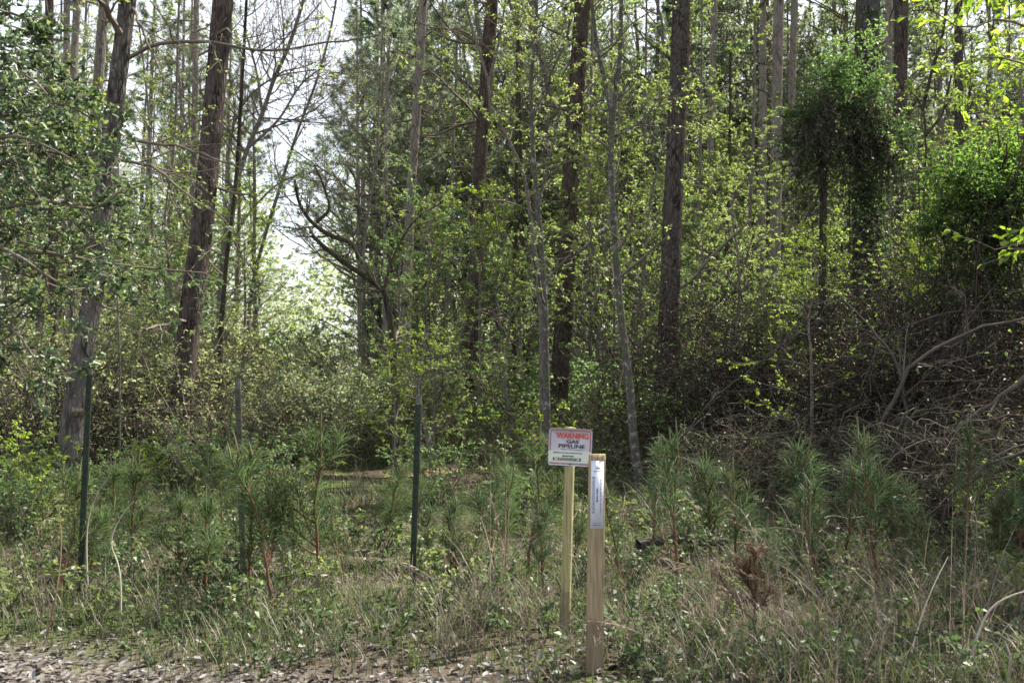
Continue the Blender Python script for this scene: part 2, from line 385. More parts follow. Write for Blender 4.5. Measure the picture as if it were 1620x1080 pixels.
M['needle_blue'] = leaf_mat('bluish pine needle', [(0.055, 0.048, 0.024), (0.027, 0.05, 0.024), (0.042, 0.073, 0.034), (0.07, 0.108, 0.05)], 0.35, 1.0, gloss=0.015, rough=0.5)
M['needle_dead'] = leaf_mat('rusty dead needle', [(0.04, 0.022, 0.014), (0.062, 0.036, 0.023), (0.085, 0.052, 0.034), (0.12, 0.08, 0.056)], 0.25)
M['grass'] = leaf_mat('green grass', [(0.045, 0.036, 0.022), (0.034, 0.054, 0.019), (0.05, 0.078, 0.024), (0.09, 0.11, 0.042)], 0.35)
M['straw'] = leaf_mat('dry straw', [(0.06, 0.046, 0.034), (0.095, 0.077, 0.058), (0.145, 0.122, 0.094), (0.23, 0.20, 0.155)], 0.25)
M['litter'] = leaf_mat('leaf litter', [(0.025, 0.019, 0.015), (0.058, 0.048, 0.04), (0.115, 0.105, 0.10), (0.19, 0.184, 0.19)], 0.1)
M['candle'] = plain_mat('pine candle', (0.12, 0.13, 0.06), 0.7, 0.2)
M['post_green'] = plain_mat('green painted steel', (0.03, 0.046, 0.03), 0.65, 0.2, c2=(0.014, 0.02, 0.015), scale=30)
M['post_grey'] = plain_mat('weathered painted steel', (0.10, 0.10, 0.078), 0.8, 0.1, c2=(0.04, 0.045, 0.033), scale=26)
M['post_tip'] = plain_mat('worn pale steel', (0.15, 0.15, 0.135), 0.7, 0.2, c2=(0.06, 0.065, 0.055), scale=35)
M['round_wood'] = plain_mat('treated round wood', (0.33, 0.30, 0.155), 0.85, 0.1, c2=(0.22, 0.20, 0.10), scale=9, stretch=(9, 9, 0.8), bump=0.4, soil=True)
M['board'] = plain_mat('treated flat board', (0.32, 0.255, 0.155), 0.85, 0.1, c2=(0.20, 0.158, 0.098), scale=7, stretch=(15, 6, 0.9), bump=0.35, soil=True)
M['sign_white'] = plain_mat('weathered sign enamel', (0.52, 0.51, 0.56), 0.6, 0.2, c2=(0.41, 0.41, 0.48), scale=6)
M['sticker'] = plain_mat('sticker vinyl', (0.54, 0.57, 0.50), 0.6, 0.2, c2=(0.46, 0.52, 0.48), scale=9)
M['label_white'] = plain_mat('white label vinyl', (0.55, 0.58, 0.66), 0.5, 0.2, c2=(0.49, 0.53, 0.62), scale=6)
M['red'] = plain_mat('red paint', (0.55, 0.06, 0.06), 0.5, 0.3, c2=(0.42, 0.06, 0.06))
M['maroon'] = plain_mat('faded red border', (0.22, 0.07, 0.10), 0.5, 0.3, c2=(0.33, 0.14, 0.16))
M['ink'] = plain_mat('black paint', (0.03, 0.035, 0.055), 0.5, 0.3)
M['blue_ink'] = plain_mat('grey blue print', (0.13, 0.17, 0.27), 0.5, 0.3)
M['bolt'] = plain_mat('dull steel bolt', (0.12, 0.11, 0.12), 0.5, 0.4, metallic=0.5)
M['tag_board'] = plain_mat('faded tag', (0.24, 0.20, 0.165), 0.9, 0.05, c2=(0.07, 0.055, 0.045), scale=26)
M['log'] = bark_mat('charred log bark', (0.07, 0.06, 0.055), (0.02, 0.018, 0.016), (0.12, 0.11, 0.10), (6, 6, 6), 0.9)
M['dead_wood'] = twig_mat('weathered dead branch', (0.035, 0.03, 0.027), (0.14, 0.125, 0.112))

# ------------------------------------------------------------------ ground
def ground():
    def axis(lo, hi, c0, c1, fine):
        a = list(np.arange(c0, c1, fine)); s = fine; x = c1
        while x < hi: a.append(x); s *= 1.35; x += s
        a.append(hi); s = fine; x = c0 - fine; b = []
        while x > lo: b.append(x); s *= 1.35; x -= s
        b.append(lo)
        return np.array(b[::-1] + a)
    xs, ys = axis(-500, 500, -16, 16, 0.25), axis(-120, 800, 2.0, 30, 0.25)
    X, Y = np.meshgrid(xs, ys); Z = gz_arr(X, Y)
    nx, ny = len(xs), len(ys)
    g = Geo(); i, j = np.meshgrid(np.arange(ny - 1), np.arange(nx - 1), indexing='ij')
    Q = np.stack([i * nx + j, i * nx + j + 1, (i + 1) * nx + j + 1, (i + 1) * nx + j], -1)
    g.add(np.stack([X, Y, Z], -1), Q)
    m, nt, out = newmat('forest floor')
    tc = N(nt, 'ShaderNodeTexCoord')
    def noise(scale, det=7, rough=0.6):
        n = N(nt, 'ShaderNodeTexNoise'); n.inputs['Scale'].default_value = scale; n.inputs['Detail'].default_value = det; n.inputs['Roughness'].default_value = rough
        nt.links.new(tc.outputs['Object'], n.inputs['Vector']); return n
    n1, n2, n3 = noise(9), noise(0.55, 4), noise(38, 4)
    litter = ramp(nt, [(0.3, (0.028, 0.022, 0.017)), (0.5, (0.065, 0.052, 0.04)), (0.7, (0.12, 0.10, 0.082))], n1.outputs['Fac'])
    green = ramp(nt, [(0.3, (0.03, 0.045, 0.015)), (0.7, (0.07, 0.095, 0.03))], n3.outputs['Fac'])
    mk = ramp(nt, [(0.47, (0, 0, 0)), (0.6, (0.8, 0.8, 0.8))], n2.outputs['Fac'])
    mx = N(nt, 'ShaderNodeMix', data_type='RGBA'); nt.links.new(mk.outputs[0], mx.inputs[0]); nt.links.new(litter.outputs[0], mx.inputs[6]); nt.links.new(green.outputs[0], mx.inputs[7])
    # road shoulder: pale dusty grit towards the camera
    sp = N(nt, 'ShaderNodeSeparateXYZ'); nt.links.new(tc.outputs['Object'], sp.inputs[0])
    e = N(nt, 'ShaderNodeMath', operation='MULTIPLY_ADD'); nt.links.new(sp.outputs['X'], e.inputs[0]); e.inputs[1].default_value = 0.26; nt.links.new(sp.outputs['Y'], e.inputs[2])
    e2 = N(nt, 'ShaderNodeMath', operation='MULTIPLY_ADD'); nt.links.new(n1.outputs['Fac'], e2.inputs[0]); e2.inputs[1].default_value = 0.7; nt.links.new(e.outputs[0], e2.inputs[2])
    mr = N(nt, 'ShaderNodeMapRange'); mr.inputs[1].default_value = 5.7; mr.inputs[2].default_value = 5.3; nt.links.new(e2.outputs[0], mr.inputs[0])
    vo = N(nt, 'ShaderNodeTexVoronoi'); vo.inputs['Scale'].default_value = 26; nt.links.new(tc.outputs['Object'], vo.inputs['Vector'])
    grit = ramp(nt, [(0.0, (0.19, 0.18, 0.175)), (0.45, (0.10, 0.09, 0.08)), (0.8, (0.045, 0.038, 0.03))], vo.outputs['Distance'])
    mossn = noise(2.3, 5); mossr = ramp(nt, [(0.6, (0, 0, 0)), (0.7, (0.6, 0.6, 0.6))], mossn.outputs['Fac'])
    mgr = N(nt, 'ShaderNodeMix', data_type='RGBA'); nt.links.new(mossr.outputs[0], mgr.inputs[0]); nt.links.new(grit.outputs[0], mgr.inputs[6]); mgr.inputs[7].default_value = (0.10, 0.105, 0.035, 1)
    m3 = N(nt, 'ShaderNodeMix', data_type='RGBA'); nt.links.new(mr.outputs[0], m3.inputs[0]); nt.links.new(mx.outputs[2], m3.inputs[6]); nt.links.new(mgr.outputs[2], m3.inputs[7])
    d = N(nt, 'ShaderNodeBsdfDiffuse'); nt.links.new(m3.outputs[2], d.inputs['Color'])
    bp = N(nt, 'ShaderNodeBump'); bp.inputs['Strength'].default_value = 0.9; bp.inputs['Distance'].default_value = 0.05
    nt.links.new(n1.outputs['Fac'], bp.inputs['Height']); nt.links.new(bp.outputs[0], d.inputs['Normal'])
    nt.links.new(d.outputs[0], out.inputs[0])
    tag(link('ground', g.mesh('ground', m, True)), kind='structure')
    # bare pale dirt path crossing the clearing
    xs = np.linspace(-4.2, -0.9, 34); g = Geo(); V = []
    for x in xs:
        w = 0.55 + 0.2 * math.sin(x * 3.1); yc = 17.2 + 0.25 * math.sin(x * 1.2)
        for f in np.linspace(-1, 1, 9):
            yy = yc + f * w; V.append((x, yy, gz(x, yy) + 0.012 + 0.02 * (1 - f * f)))
    i, j = np.meshgrid(np.arange(33), np.arange(8), indexing='ij')
    g.add(V, np.stack([i * 9 + j, i * 9 + j + 1, (i + 1) * 9 + j + 1, (i + 1) * 9 + j], -1))
    tag(link('dirt_path', g.mesh('dirt_path', plain_mat('bare orange dirt', (0.38, 0.27, 0.18), 0.9, 0.1, c2=(0.20, 0.145, 0.095), scale=9, bump=1.0), True)), kind='structure')
ground()

# ------------------------------------------------------------------ main trees
LABELLED = []
def tree_root(name, base, label, cat, group=None):
    return empty(name, (float(base[0]), float(base[1]), float(base[2])), 0, label, cat, group)

def rel(pts, base):
    return np.asarray(pts) - np.asarray(base)

def path_pts(pix, Y, top, lean_y=0.0):
    """pixel path -> world path standing on the ground and rising to height `top`"""
    P = [at(px, py, Y) for px, py in pix]
    b = P[0].copy(); b[2] = gz(b[0], Y) - 0.08
    P[0] = b
    d = (P[-1] - P[-3]) / np.linalg.norm(P[-1] - P[-3]) if len(P) > 2 else np.array([0, 0, 1.0])
    d = nrm(d * 0.6 + np.array([0, 0, 0.4]))
    while P[-1][2] < top:
        d = nrm(d + np.array([0, 0, 0.1]))
        P.append(P[-1] + d * min(3.0, max(0.6, (top - P[-1][2]) * 1.02)))
    return np.array(P)

# --- shared pine crowns (needle tufts on spreading limbs) for tall pines
def pine_crown(seed, length=8.0, spread=3.0, limbs=34, tuft_w=0.035, tuft_L=0.24, nper=26, mat='needle'):
    """branchwork and needle meshes, origin at crown bottom"""
    global rng
    keep = rng; rng = np.random.default_rng(seed)
    ax = np.stack([np.zeros(8), np.zeros(8), np.linspace(0, length, 8)], 1)[None]
    axR = np.linspace(0.10, 0.02, 8)[None]
    P1, R1 = children(ax, axR, limbs, 0.0, 0.98, 1, 0.3, 72, N=7, up=0.5, curl=0.35, rfrac=0.5, L=spread, lshape=0.72)
    R1 = np.maximum(R1, 0.012)
    P2, R2 = children(P1, R1, 5, 0.3, 1.0, 0.36, 0.4, 42, N=5, up=0.5, curl=0.3, rfrac=0.6)
    g = Geo(); tubes(g, ax, axR * 0.4, 5); tubes(g, P1, R1, 5); tubes(g, P2, np.maximum(R2, 0.006), 3)
    wood = g.mesh('pine_branchwork', M['twig'], True)
    g = Geo()
    ends = np.concatenate([along(P2, 2, 0.5, 1.0)[0], P2[:, -1], P1[:, -1]])
    k = nper
    base = np.repeat(ends, k, axis=0)
    d = nrm(rng.normal(0, 1, (len(base), 3)) + np.array([0, 0, 0.35]))
    tint = np.clip(np.repeat(rng.uniform(0.1, 0.8, len(ends)), k) + rng.normal(0, 0.15, len(base)), 0, 1)
    needles(g, base, d, tuft_L * rng.uniform(0.7, 1.2, len(base)), tuft_w, tint)
    me = g.mesh('pine_foliage', M[mat])
    rng = keep
    return wood, me
CROWNS = [pine_crown(5, 8.0, 2.2, 14, tuft_w=0.011, nper=18), pine_crown(6, 9.5, 2.3, 16, tuft_w=0.011, nper=18)]

def dead_branches(P, R, n, t0, t1, L, seed_up=-0.2, mat='twig'):
    Pb, Rb = children(P[None], R[None], n, t0, t1, 1, 0.5, 80, N=6, up=seed_up, curl=0.35, rfrac=0.3, L=L, lshape=0.2)
    Rb = np.minimum(Rb, 0.03)
    Pc, Rc = children(Pb, Rb, 4, 0.25, 0.95, 0.45, 0.4, 45, N=5, up=0.1, curl=0.4, rfrac=0.6)
    Pd, Rd = children(Pc, Rc, 3, 0.3, 0.95, 0.5, 0.4, 45, N=4, up=0.1, curl=0.4, rfrac=0.6)
    return limb_meshes(Pb, np.maximum(Rb, 0.006), Pc, np.maximum(Rc, 0.004), Pd, np.maximum(Rd, 0.003), mat)

def limb_meshes(P1, R1, P2, R2, P3, R3, mat):
    out = []; n = len(P1); a, c = len(P2) // n, len(P3) // n
    for i in range(n):
        g = Geo(); tubes(g, P1[i:i+1], R1[i:i+1], 5); tubes(g, P2[i*a:(i+1)*a], R2[i*a:(i+1)*a], 4); tubes(g, P3[i*c:(i+1)*c], R3[i*c:(i+1)*c], 3)
        out.append(g.mesh('branch', M[mat], True))
    return out

def main_pine(pix, Y, wpx, label, mat='pine_bark', top=21, wtop=0.55, crown=0, dead=10, rough=0.06, rzc=None, name='pine_tree'):
    W = path_pts(pix, Y, top)
    b = W[0].copy(); r = wpx * 0.5 * Y / FPX
    root = tree_root(name, b, label, 'tree')
    me, P, R = trunk_mesh('trunk', rel(W, b), r, r * wtop, M[mat], k=26, n=150, rough=rough)
    link('trunk', me, root)
    if dead:
        for bm_ in dead_branches(P, R, dead, 0.14, 0.62, 1.6): link('branch', bm_, root)
    if crown is not None:
        w, f = CROWNS[crown]
        crz = rng.uniform(0, 6.28); top_p = P[-1]; base = P[int(len(P) * 0.62)]
        for nm, m_ in (('crown_branchwork', w), ('crown', f)):
            o = link(nm, m_, root); o.location = base; o.rotation_euler = (0, 0, crz)
            s = (top_p[2] + 1.0 - base[2]) / 8.0; o.scale = (s * 1.05, s * 1.05, s)
    return root, P, R, b

# leaning grey oak on the left
W = path_pts([(100, 785), (112, 690), (126, 590), (150, 440), (168, 290), (182, 160), (202, 0)], 14.0, 13)
b = W[0].copy(); oak = tree_root('oak_tree', b, 'leaning pale grey furrowed trunk at far left with a small faded board on it', 'tree')
me, OP, OR = trunk_mesh('trunk', rel(W, b), 0.155, 0.085, M['oak_bark'], k=28, n=140, rough=0.07)
link('trunk', me, oak)
def limb(root, b, pts, r0, r1, mat, sub=8, subL=0.45, ang=45, up=0.2, leafm=None, twigs=True, nl=5, ls=0.06, name='branch', subN=3):
    P = resample(rel(pts, b), 18) ; P[1:-1] += rng.normal(0, r0 * 0.35, (16, 3))
    Rr = np.linspace(r0, r1, 18)
    g = Geo(); tubes(g, P, Rr, 7)
    Pl = None
    if twigs:
        P1, R1 = children(P[None], Rr[None], sub, 0.25, 0.98, subL, 0.5, ang, N=6, up=up, curl=0.35, rfrac=0.55)
        P2, R2 = children(P1, R1, subN, 0.25, 0.95, 0.5, 0.4, 45, N=5, up=up, curl=0.4, rfrac=0.6)
        P3, R3 = children(P2, R2, 3, 0.25, 0.95, 0.55, 0.4, 42, N=4, up=up, curl=0.4, rfrac=0.6)
        tubes(g, P1, np.maximum(R1, 0.004), 5); tubes(g, P2, np.maximum(R2, 0.003), 4); tubes(g, P3, np.maximum(R3, 0.0022), 3)
        Pl = P3
    o = link(name, g.mesh(name, M[mat], True), root)
    if leafm and Pl is not None:
        g = Geo(); pos, tan, idx = along(Pl, nl, 0.3, 1.0)
        leaves(g, pos, tan, ls, tint=np.clip(rng.uniform(0, 1, len(Pl))[idx] * 0.7 + rng.uniform(0, 0.35, len(pos)), 0, 1))
        link('foliage', g.mesh('foliage', M[leafm]), o)
    return o
A = lambda *pts: [at(x, y, Y) for x, y, Y in pts]
limb(oak, b, A((203, 92, 14.0), (250, 70, 13.6), (300, 66, 13.3), (342, 68, 13.1), (420, 80, 13.0), (500, 72, 12.8), (600, 56, 12.6)), 0.03, 0.009, 'twig', 9, 0.3, leafm='spring', nl=2)
limb(oak, b, A((180, 205, 14.0), (215, 222, 13.5), (300, 235, 13.0), (345, 252, 12.8), (400, 272, 12.6)), 0.03, 0.009, 'twig', 7, 0.3)
limb(oak, b, A((175, 250, 14.0), (200, 256, 13.7), (235, 262, 13.4), (300, 310, 13.0), (352, 346, 12.8), (375, 370, 12.6)), 0.027, 0.008, 'twig', 7, 0.35, leafm='spring', nl=1)
limb(oak, b, A((208, 10, 14.0), (222, 40, 13.7), (240, 85, 13.5), (262, 130, 13.3)), 0.025, 0.008, 'twig', 6, 0.4)
limb(oak, b, A((196, 60, 14.0), (170, 20, 13.6), (120, -60, 13.2), (60, -100, 13.0)), 0.05, 0.012, 'twig', 10, 0.4, leafm='spring', nl=3)
limb(oak, b, A((204, -20, 14.0), (260, -70, 13.6), (340, -120, 13.2), (420, -140, 13.0)), 0.05, 0.012, 'twig', 10, 0.4, leafm='spring', nl=3)
g = Geo(); c = rel(at(123, 651, 13.82), b); box(g, c, (0.17, 0.012, 0.11), np.array(__import__('mathutils').Euler((0.1, 0.16, 0.25)).to_matrix()))
tagm = link('name_board', g.mesh('name_board', M['tag_board'])); tagm.location = b
tag(tagm, 'tiny faded pale board nailed to the leaning grey trunk', 'board')

main_pine([(287, 750), (291, 600), (301, 500), (321, 350), (337, 180), (352, 0)], 17.0, 36, 'big purple-brown pine trunk leaning right, rising from the bramble mound', 'pine_bark_purple', 19, 0.75, 0, 6)
main_pine([(136, 720), (142, 480), (150, 250), (158, 90), (165, 0)], 20.5, 19, 'mottled straight trunk just behind the leaning grey oak at top left', 'grey_bark', 20, 0.6, 1, 10, name='pine_tree')
main_pine([(112, 700), (114, 300), (118, 80), (122, 0)], 26, 15, 'faint slim trunk at top left, left of the mottled trunk', 'hazed_bark', 20, 0.6, 0, 8)
main_pine([(86, 690), (84, 560), (85, 430), (80, 250), (78, 0)], 21, 16, 'brown trunk half hidden by holly leaves at the left edge', 'pine_bark_red', 20, 0.6, 0, 8)
main_pine([(640, 690), (644, 450), (649, 330), (656, 220), (664, 100), (670, 0)], 28, 17, 'straight grey pine with pale sunlit right edge and dead side branches, left of centre', 'hazed_bark', 25, 0.6, 1, 26)
main_pine([(742, 715), (746, 600), (752, 440), (760, 250), (773, 80), (778, 0)], 22, 24, 'dark reddish pine trunk left of centre, its foot lit on the right side', 'pine_bark_red', 22, 0.7, 0, 14)
main_pine([(880, 712), (885, 600), (893, 480), (899, 350), (906, 220), (918, 60), (922, 0)], 21, 29, 'thick reddish brown pine rising directly behind the warning sign', 'pine_bark_red', 22, 0.75, 1, 14)
main_pine([(1048, 752), (1054, 600), (1059, 480), (1065, 320), (1073, 150), (1078, 0)], 17, 33, 'thick dark plated pine right of centre, clear of branches to the top', 'pine_bark', 22, 0.65, 0, 5)
main_pine([(1222, 705), (1226, 400), (1230, 100), (1232, 0)], 30, 21, 'grey pine at upper right, first left of the vine-draped stub', 'hazed_bark', 25, 0.6, 1, 18)
main_pine([(1246, 700), (1250, 400), (1254, 100), (1257, 0)], 34, 14, 'slim grey pine close beside the right edge of the upper right grey pine', 'hazed_bark', 26, 0.6, 0, 16)
main_pine([(1112, 695), (1118, 450), (1125, 200), (1130, 0)], 34, 13, 'slim pine in the mid distance right of the thick dark plated pine', 'hazed_bark', 26, 0.6, 0, 22)
main_pine([(1372, 740), (1371, 560), (1370, 420), (1369, 270), (1370, 100), (1374, 0)], 17.5, 42, 'thickest trunk at right, blue-grey plated bark with climbing ivy', 'ivy_bark', 22, 0.7, 1, 4)
main_pine([(1418, 715), (1420, 450), (1424, 170), (1426, 0)], 24, 24, 'purplish pine trunk right of the ivy-clad trunk, sunlit along both edges', 'pine_bark_purple', 24, 0.7, 0, 8)
main_pine([(1402, 700), (1403, 450), (1405, 170), (1407, 0)], 28, 12, 'narrow trunk squeezed between the ivy-clad trunk and the purplish trunk', 'hazed_bark', 24, 0.7, None, 8)
main_pine([(1520, 705), (1518, 400), (1517, 100), (1516, 0)], 26, 15, 'dark trunk at upper right above the bright green vine mound', 'pine_bark', 24, 0.7, 0, 12)

# slim hardwoods with their own shape
def slim_tree(pix, Y, w0, w1, label, mat, forks=(), top=9.0, nb=14, leafm='spring', bl=1.6, t0=0.35, nl=5, ls=0.05, name='hardwood_tree', up=0.5, cat='tree', n2=5, n3=4):
    W = path_pts(pix, Y, top); b = W[0].copy()
    root = tree_root(name, b, label, cat)
    s = 0.5 * Y / FPX
    me, P, R = trunk_mesh('trunk', rel(W, b), w0 * s, w1 * s * 0.7, M[mat], k=14, n=90, rough=0.07, flare=0.25)
    link('trunk', me, root)
    PP, RR = [P[np.linspace(0, 89, 24).astype(int)]], [R[np.linspace(0, 89, 24).astype(int)]]
    for fp, fw0, fw1 in forks:
        F = resample(rel([at(x, y, Y + dy) for x, y, dy in fp], b), 24)
        fr = np.linspace(fw0 * s, fw1 * s, 24)
        g = Geo(); tubes(g, F, fr, 9)
        link('branch', g.mesh('branch', M[mat], True), root)
        PP.append(F); RR.append(fr)
    if nb:
        P0, R0 = np.stack(PP), np.stack(RR)
        P1, R1 = children(P0, R0, nb, t0, 0.98, 1, 0.4, 58, N=7, up=up, curl=0.35, rfrac=0.5, L=bl, lshape=0.5)
        R1 = np.minimum(R1, 0.022)
        P2, R2 = children(P1, R1, n2, 0.2, 0.97, 0.42, 0.4, 45, N=5, up=0.25, curl=0.35, rfrac=0.6, flat=0.5)
        P3, R3 = children(P2, R2, n3, 0.2, 0.97, 0.5, 0.4, 42, N=4, up=0.1, curl=0.35, rfrac=0.6, flat=0.5)
        for bm_ in limb_meshes(P1, np.maximum(R1, 0.004), P2, np.maximum(R2, 0.003), P3, np.maximum(R3, 0.0022), 'twig'): link('branch', bm_, root)
        if leafm:
            g = Geo(); pos, tan, idx = along(P3, nl, 0.2, 1.0)
            leaves(g, pos, tan, ls, tint=np.clip(rng.uniform(0, 1, len(P3))[idx] * 0.7 + rng.uniform(0, 0.35, len(pos)), 0, 1))
            link('crown', g.mesh('crown', M[leafm]), root)
    return root

slim_tree([(1016, 782), (1003, 700), (997, 620), (984, 510), (973, 380), (968, 300), (969, 190), (980, 100), (983, 0)], 13.5, 15, 8, 'crooked pale lichen-spotted sapling curving up right of the warning sign', 'lichen_bark',
          forks=[([(969, 188, 0), (957, 130, 0), (946, 80, -0.1), (935, 0, -0.2), (925, -60, -0.3)], 8, 5), ([(970, 345, 0), (945, 372, -0.3), (915, 395, -0.6), (890, 400, -0.8)], 5, 2), ([(975, 215, 0), (1010, 195, 0.2), (1040, 160, .4)], 4, 2)], top=7.6, nb=9, nl=4, bl=1.0, t0=0.4, n2=4, n3=3)
slim_tree([(868, 722), (864, 600), (862, 480), (857, 400), (850, 320), (842, 210), (840, 130), (848, 40)], 16, 13, 6, 'slender grey tree left of the thick reddish pine, forking high up', 'lichen_bark',
          forks=[([(851, 330, 0), (865, 265, 0.2), (878, 215, 0.3), (890, 150, 0.4)], 6, 3), ([(842, 190, 0), (870, 120, -0.2), (896, 60, -0.3), (905, 0, -0.4)], 5, 3)], top=8.2, nb=10, bl=1.3)
slim_tree([(858, 640), (850, 430), (840, 353), (828, 277), (800, 213), (777, 173), (773, 133), (760, 87), (740, 20)], 17, 9, 5, 'thin dark tree bending left in a long S between two reddish pines', 'grey_bark',
          forks=[([(773, 133, 0), (790, 60, 0), (800, 0, 0)], 5, 3)], top=8.6, nb=9, bl=1.3)
slim_tree([(628, 712), (624, 580), (616, 500), (604, 458), (578, 438), (540, 412), (508, 386), (494, 372)], 15, 18, 9, 'dark crooked mossy tree reaching left over the gap in the woods', 'dark_bark',
          forks=[([(590, 446, 0), (573, 412, .1), (556, 386, .1), (522, 372, .1), (492, 350, .1), (474, 322, .1), (466, 285, 0)], 11, 4), ([(500, 352, .1), (520, 332, .1), (514, 300, .1), (498, 262, .1)], 6, 2.5), ([(606, 462, 0), (625, 400, .2), (660, 345, .4), (700, 320, .6)], 5, 2)], top=3.6, nb=9, bl=0.9, t0=0.5, leafm='mid', nl=2)
slim_tree([(346, 560), (352, 420), (366, 320), (392, 235), (415, 180), (432, 130), (458, 70), (480, 0)], 22, 11, 6, 'bare grey tree with long arching twigs right of the big leaning pine', 'grey_bark',
          forks=[([(366, 320, 0), (362, 240, 0), (385, 165, 0.3), (430, 125, .5), (500, 110, .7)], 6, 2), ([(392, 235, 0), (440, 190, -.3), (480, 130, -.4), (520, 100, -.5)], 5, 2), ([(356, 400, 0), (400, 330, -.3), (450, 285, -.5), (505, 270, -.7)], 5, 2), ([(415, 180, 0), (405, 110, .2), (385, 40, .3)], 5, 2.5)], top=12.5, nb=20, bl=2.7, leafm=None, n2=8, n3=6)
slim_tree([(395, 600), (402, 440), (420, 370), (445, 290), (470, 210), (500, 130), (520, 60)], 27, 8, 4, 'slanting pale bare tree standing on the left edge of the gap', 'lichen_bark', top=13, nb=18, bl=2.2, leafm=None, n2=6, n3=5)
slim_tree([(1462, 560), (1462, 300), (1464, 215), (1458, 170), (1446, 150), (1432, 140)], 14, 7, 3, 'small dark forked tree rising behind the bright green vine mound', 'dark_bark',
          forks=[([(1459, 175, 0), (1475, 110, 0), (1490, 60, 0.1), (1498, 0, .2)], 6, 4), ([(1464, 215, 0), (1490, 180, .2), (1505, 120, .3)], 5, 3)], top=5.0, nb=8, bl=1.0)
for pix, Y, w, lab in [
    ([(946, 690), (945, 600), (948, 520), (958, 430), (962, 300), (966, 150)], 21, 8, 'thin dark trunk left of the crooked pale sapling, slightly bent'),
    ([(924, 690), (922, 600), (924, 500), (930, 380), (934, 200)], 23, 8, 'thin dark trunk close right of the thick reddish pine'),
    ([(972, 700), (970, 600), (972, 500), (974, 400), (978, 250)], 20, 5, 'very thin dark stem running behind the crooked pale sapling'),
    ([(816, 690), (814, 600), (812, 500), (816, 350), (818, 150)], 24, 10, 'dark shaded trunk midway between the two reddish pines'),
    ([(836, 690), (834, 600), (832, 520), (826, 380)], 26, 12, 'shaded trunk left of the slender forking grey tree'),
    ([(1010, 690), (1012, 560), (1018, 430), (1020, 250)], 22, 7, 'thin trunk between the crooked sapling and the dark plated pine'),
    ([(188, 745), (190, 640), (189, 560), (186, 470), (187, 330)], 15, 3.4, 'hair-thin pale stem between the leaning oak and the big leaning pine'),
    ([(352, 640), (350, 520), (360, 400), (372, 300), (380, 180)], 19, 9, 'dark slanting trunk close to the right side of the big leaning pine'),
    ([(1178, 700), (1180, 560), (1184, 400), (1192, 200)], 24, 8, 'thin grey trunk among leaves between dark plated pine and vine stub'),
    ([(1146, 700), (1150, 540), (1150, 380), (1155, 200)], 27, 9, 'faint upright trunk right of the dark plated pine'),
    ([(575, 690), (570, 520), (580, 350), (596, 250), (600, 150)], 25, 6, 'thin pale trunk behind the crooked mossy tree'),
    ([(700, 700), (702, 560), (712, 420), (716, 250), (722, 100)], 26, 8, 'thin trunk left of the dark reddish pine'),
    ([(1096, 700), (1100, 560), (1104, 400), (1108, 250)], 22, 6, 'thin stem close to the right side of the dark plated pine'),
    ([(262, 700), (262, 500), (268, 330), (278, 180), (282, 40)], 24, 8, 'slim bare trunk left of the big leaning pine'),
    ([(245, 700), (246, 500), (240, 330), (235, 180), (220, 40)], 27, 7, 'slim trunk leaning left behind the oak branches')]:
    slim_tree(pix, Y, w, w * 0.6, lab, 'grey_bark' if w < 9 else 'dark_bark', top=10.5, nb=11, bl=1.5, nl=8, ls=0.05, n2=4)

# ------------------------------------------------------------------ shared plant kinds
def hardwood_kind(seed, H, r, spread, nb, leafm, ls, nl, t0=0.12, bark='grey_bark', up=0.5, n2=6, n3=4, wig=0.25, flat=0.8, ltint=0.0):
    """proto thing: trunk, branchwork, crown (not linked to a place yet)"""
    global rng
    keep = rng; rng = np.random.default_rng(seed)
    n = 8
    pts = np.stack([np.cumsum(rng.normal(0, wig, n)) * H / 14, np.cumsum(rng.normal(0, wig, n)) * H / 14, np.linspace(0, H, n)], 1); pts -= pts[0]
    pts[0, 2] = -0.08
    me, P, R = trunk_mesh('trunk', pts, r, r * 0.25, M[bark], k=10, n=48, rough=0.06, flare=0.25)
    i = np.linspace(0, 47, 20).astype(int)
    P1, R1 = children(P[i][None], R[i][None], nb, t0, 0.99, 1, 0.35, 58, N=7, up=up, curl=0.3, rfrac=0.5, L=spread, lshape=0.6)
    P2, R2 = children(P1, R1, n2, 0.2, 0.98, 0.4, 0.4, 46, N=5, up=0.2, curl=0.3, rfrac=0.6, flat=flat)
    P3, R3 = children(P2, R2, n3, 0.15, 0.98, 0.5, 0.4, 44, N=4, up=0.05, curl=0.3, rfrac=0.6, flat=flat)
    g = Geo(); k = 1.0 if H < 9 else 1.6
    tubes(g, P1, np.maximum(R1, 0.005 * k), 5); tubes(g, P2, np.maximum(R2, 0.0035 * k), 4); tubes(g, P3, np.maximum(R3, 0.0025 * k), 3)
    bw = g.mesh('branchwork', M['twig'], True)
    g = Geo(); pos, tan, idx = along(P3, nl, 0.15, 1.0)
    leaves(g, pos, tan, ls, tint=np.clip(rng.uniform(0, 1, len(P3))[idx] * 0.65 + rng.uniform(0, 0.4, len(pos)) + ltint, 0, 1))
    fo = g.mesh('crown', M[leafm])
    rng = keep
    return [('trunk', me), ('branchwork', bw), ('crown', fo)]

def place(kind, name, x, y, rz, s, label, cat, group, z=None, sz=None, tilt=0.0):
    root = empty(name, (x, y, gz(x, y) if z is None else z), rz, label, cat, group)
    root.rotation_euler = (rng.normal(0, tilt) if tilt else 0, rng.normal(0, tilt) if tilt else 0, rz)
    root.scale = (s, s, s if sz is None else sz)
    for nm, me in kind:
        link(nm, me, root)
    return root

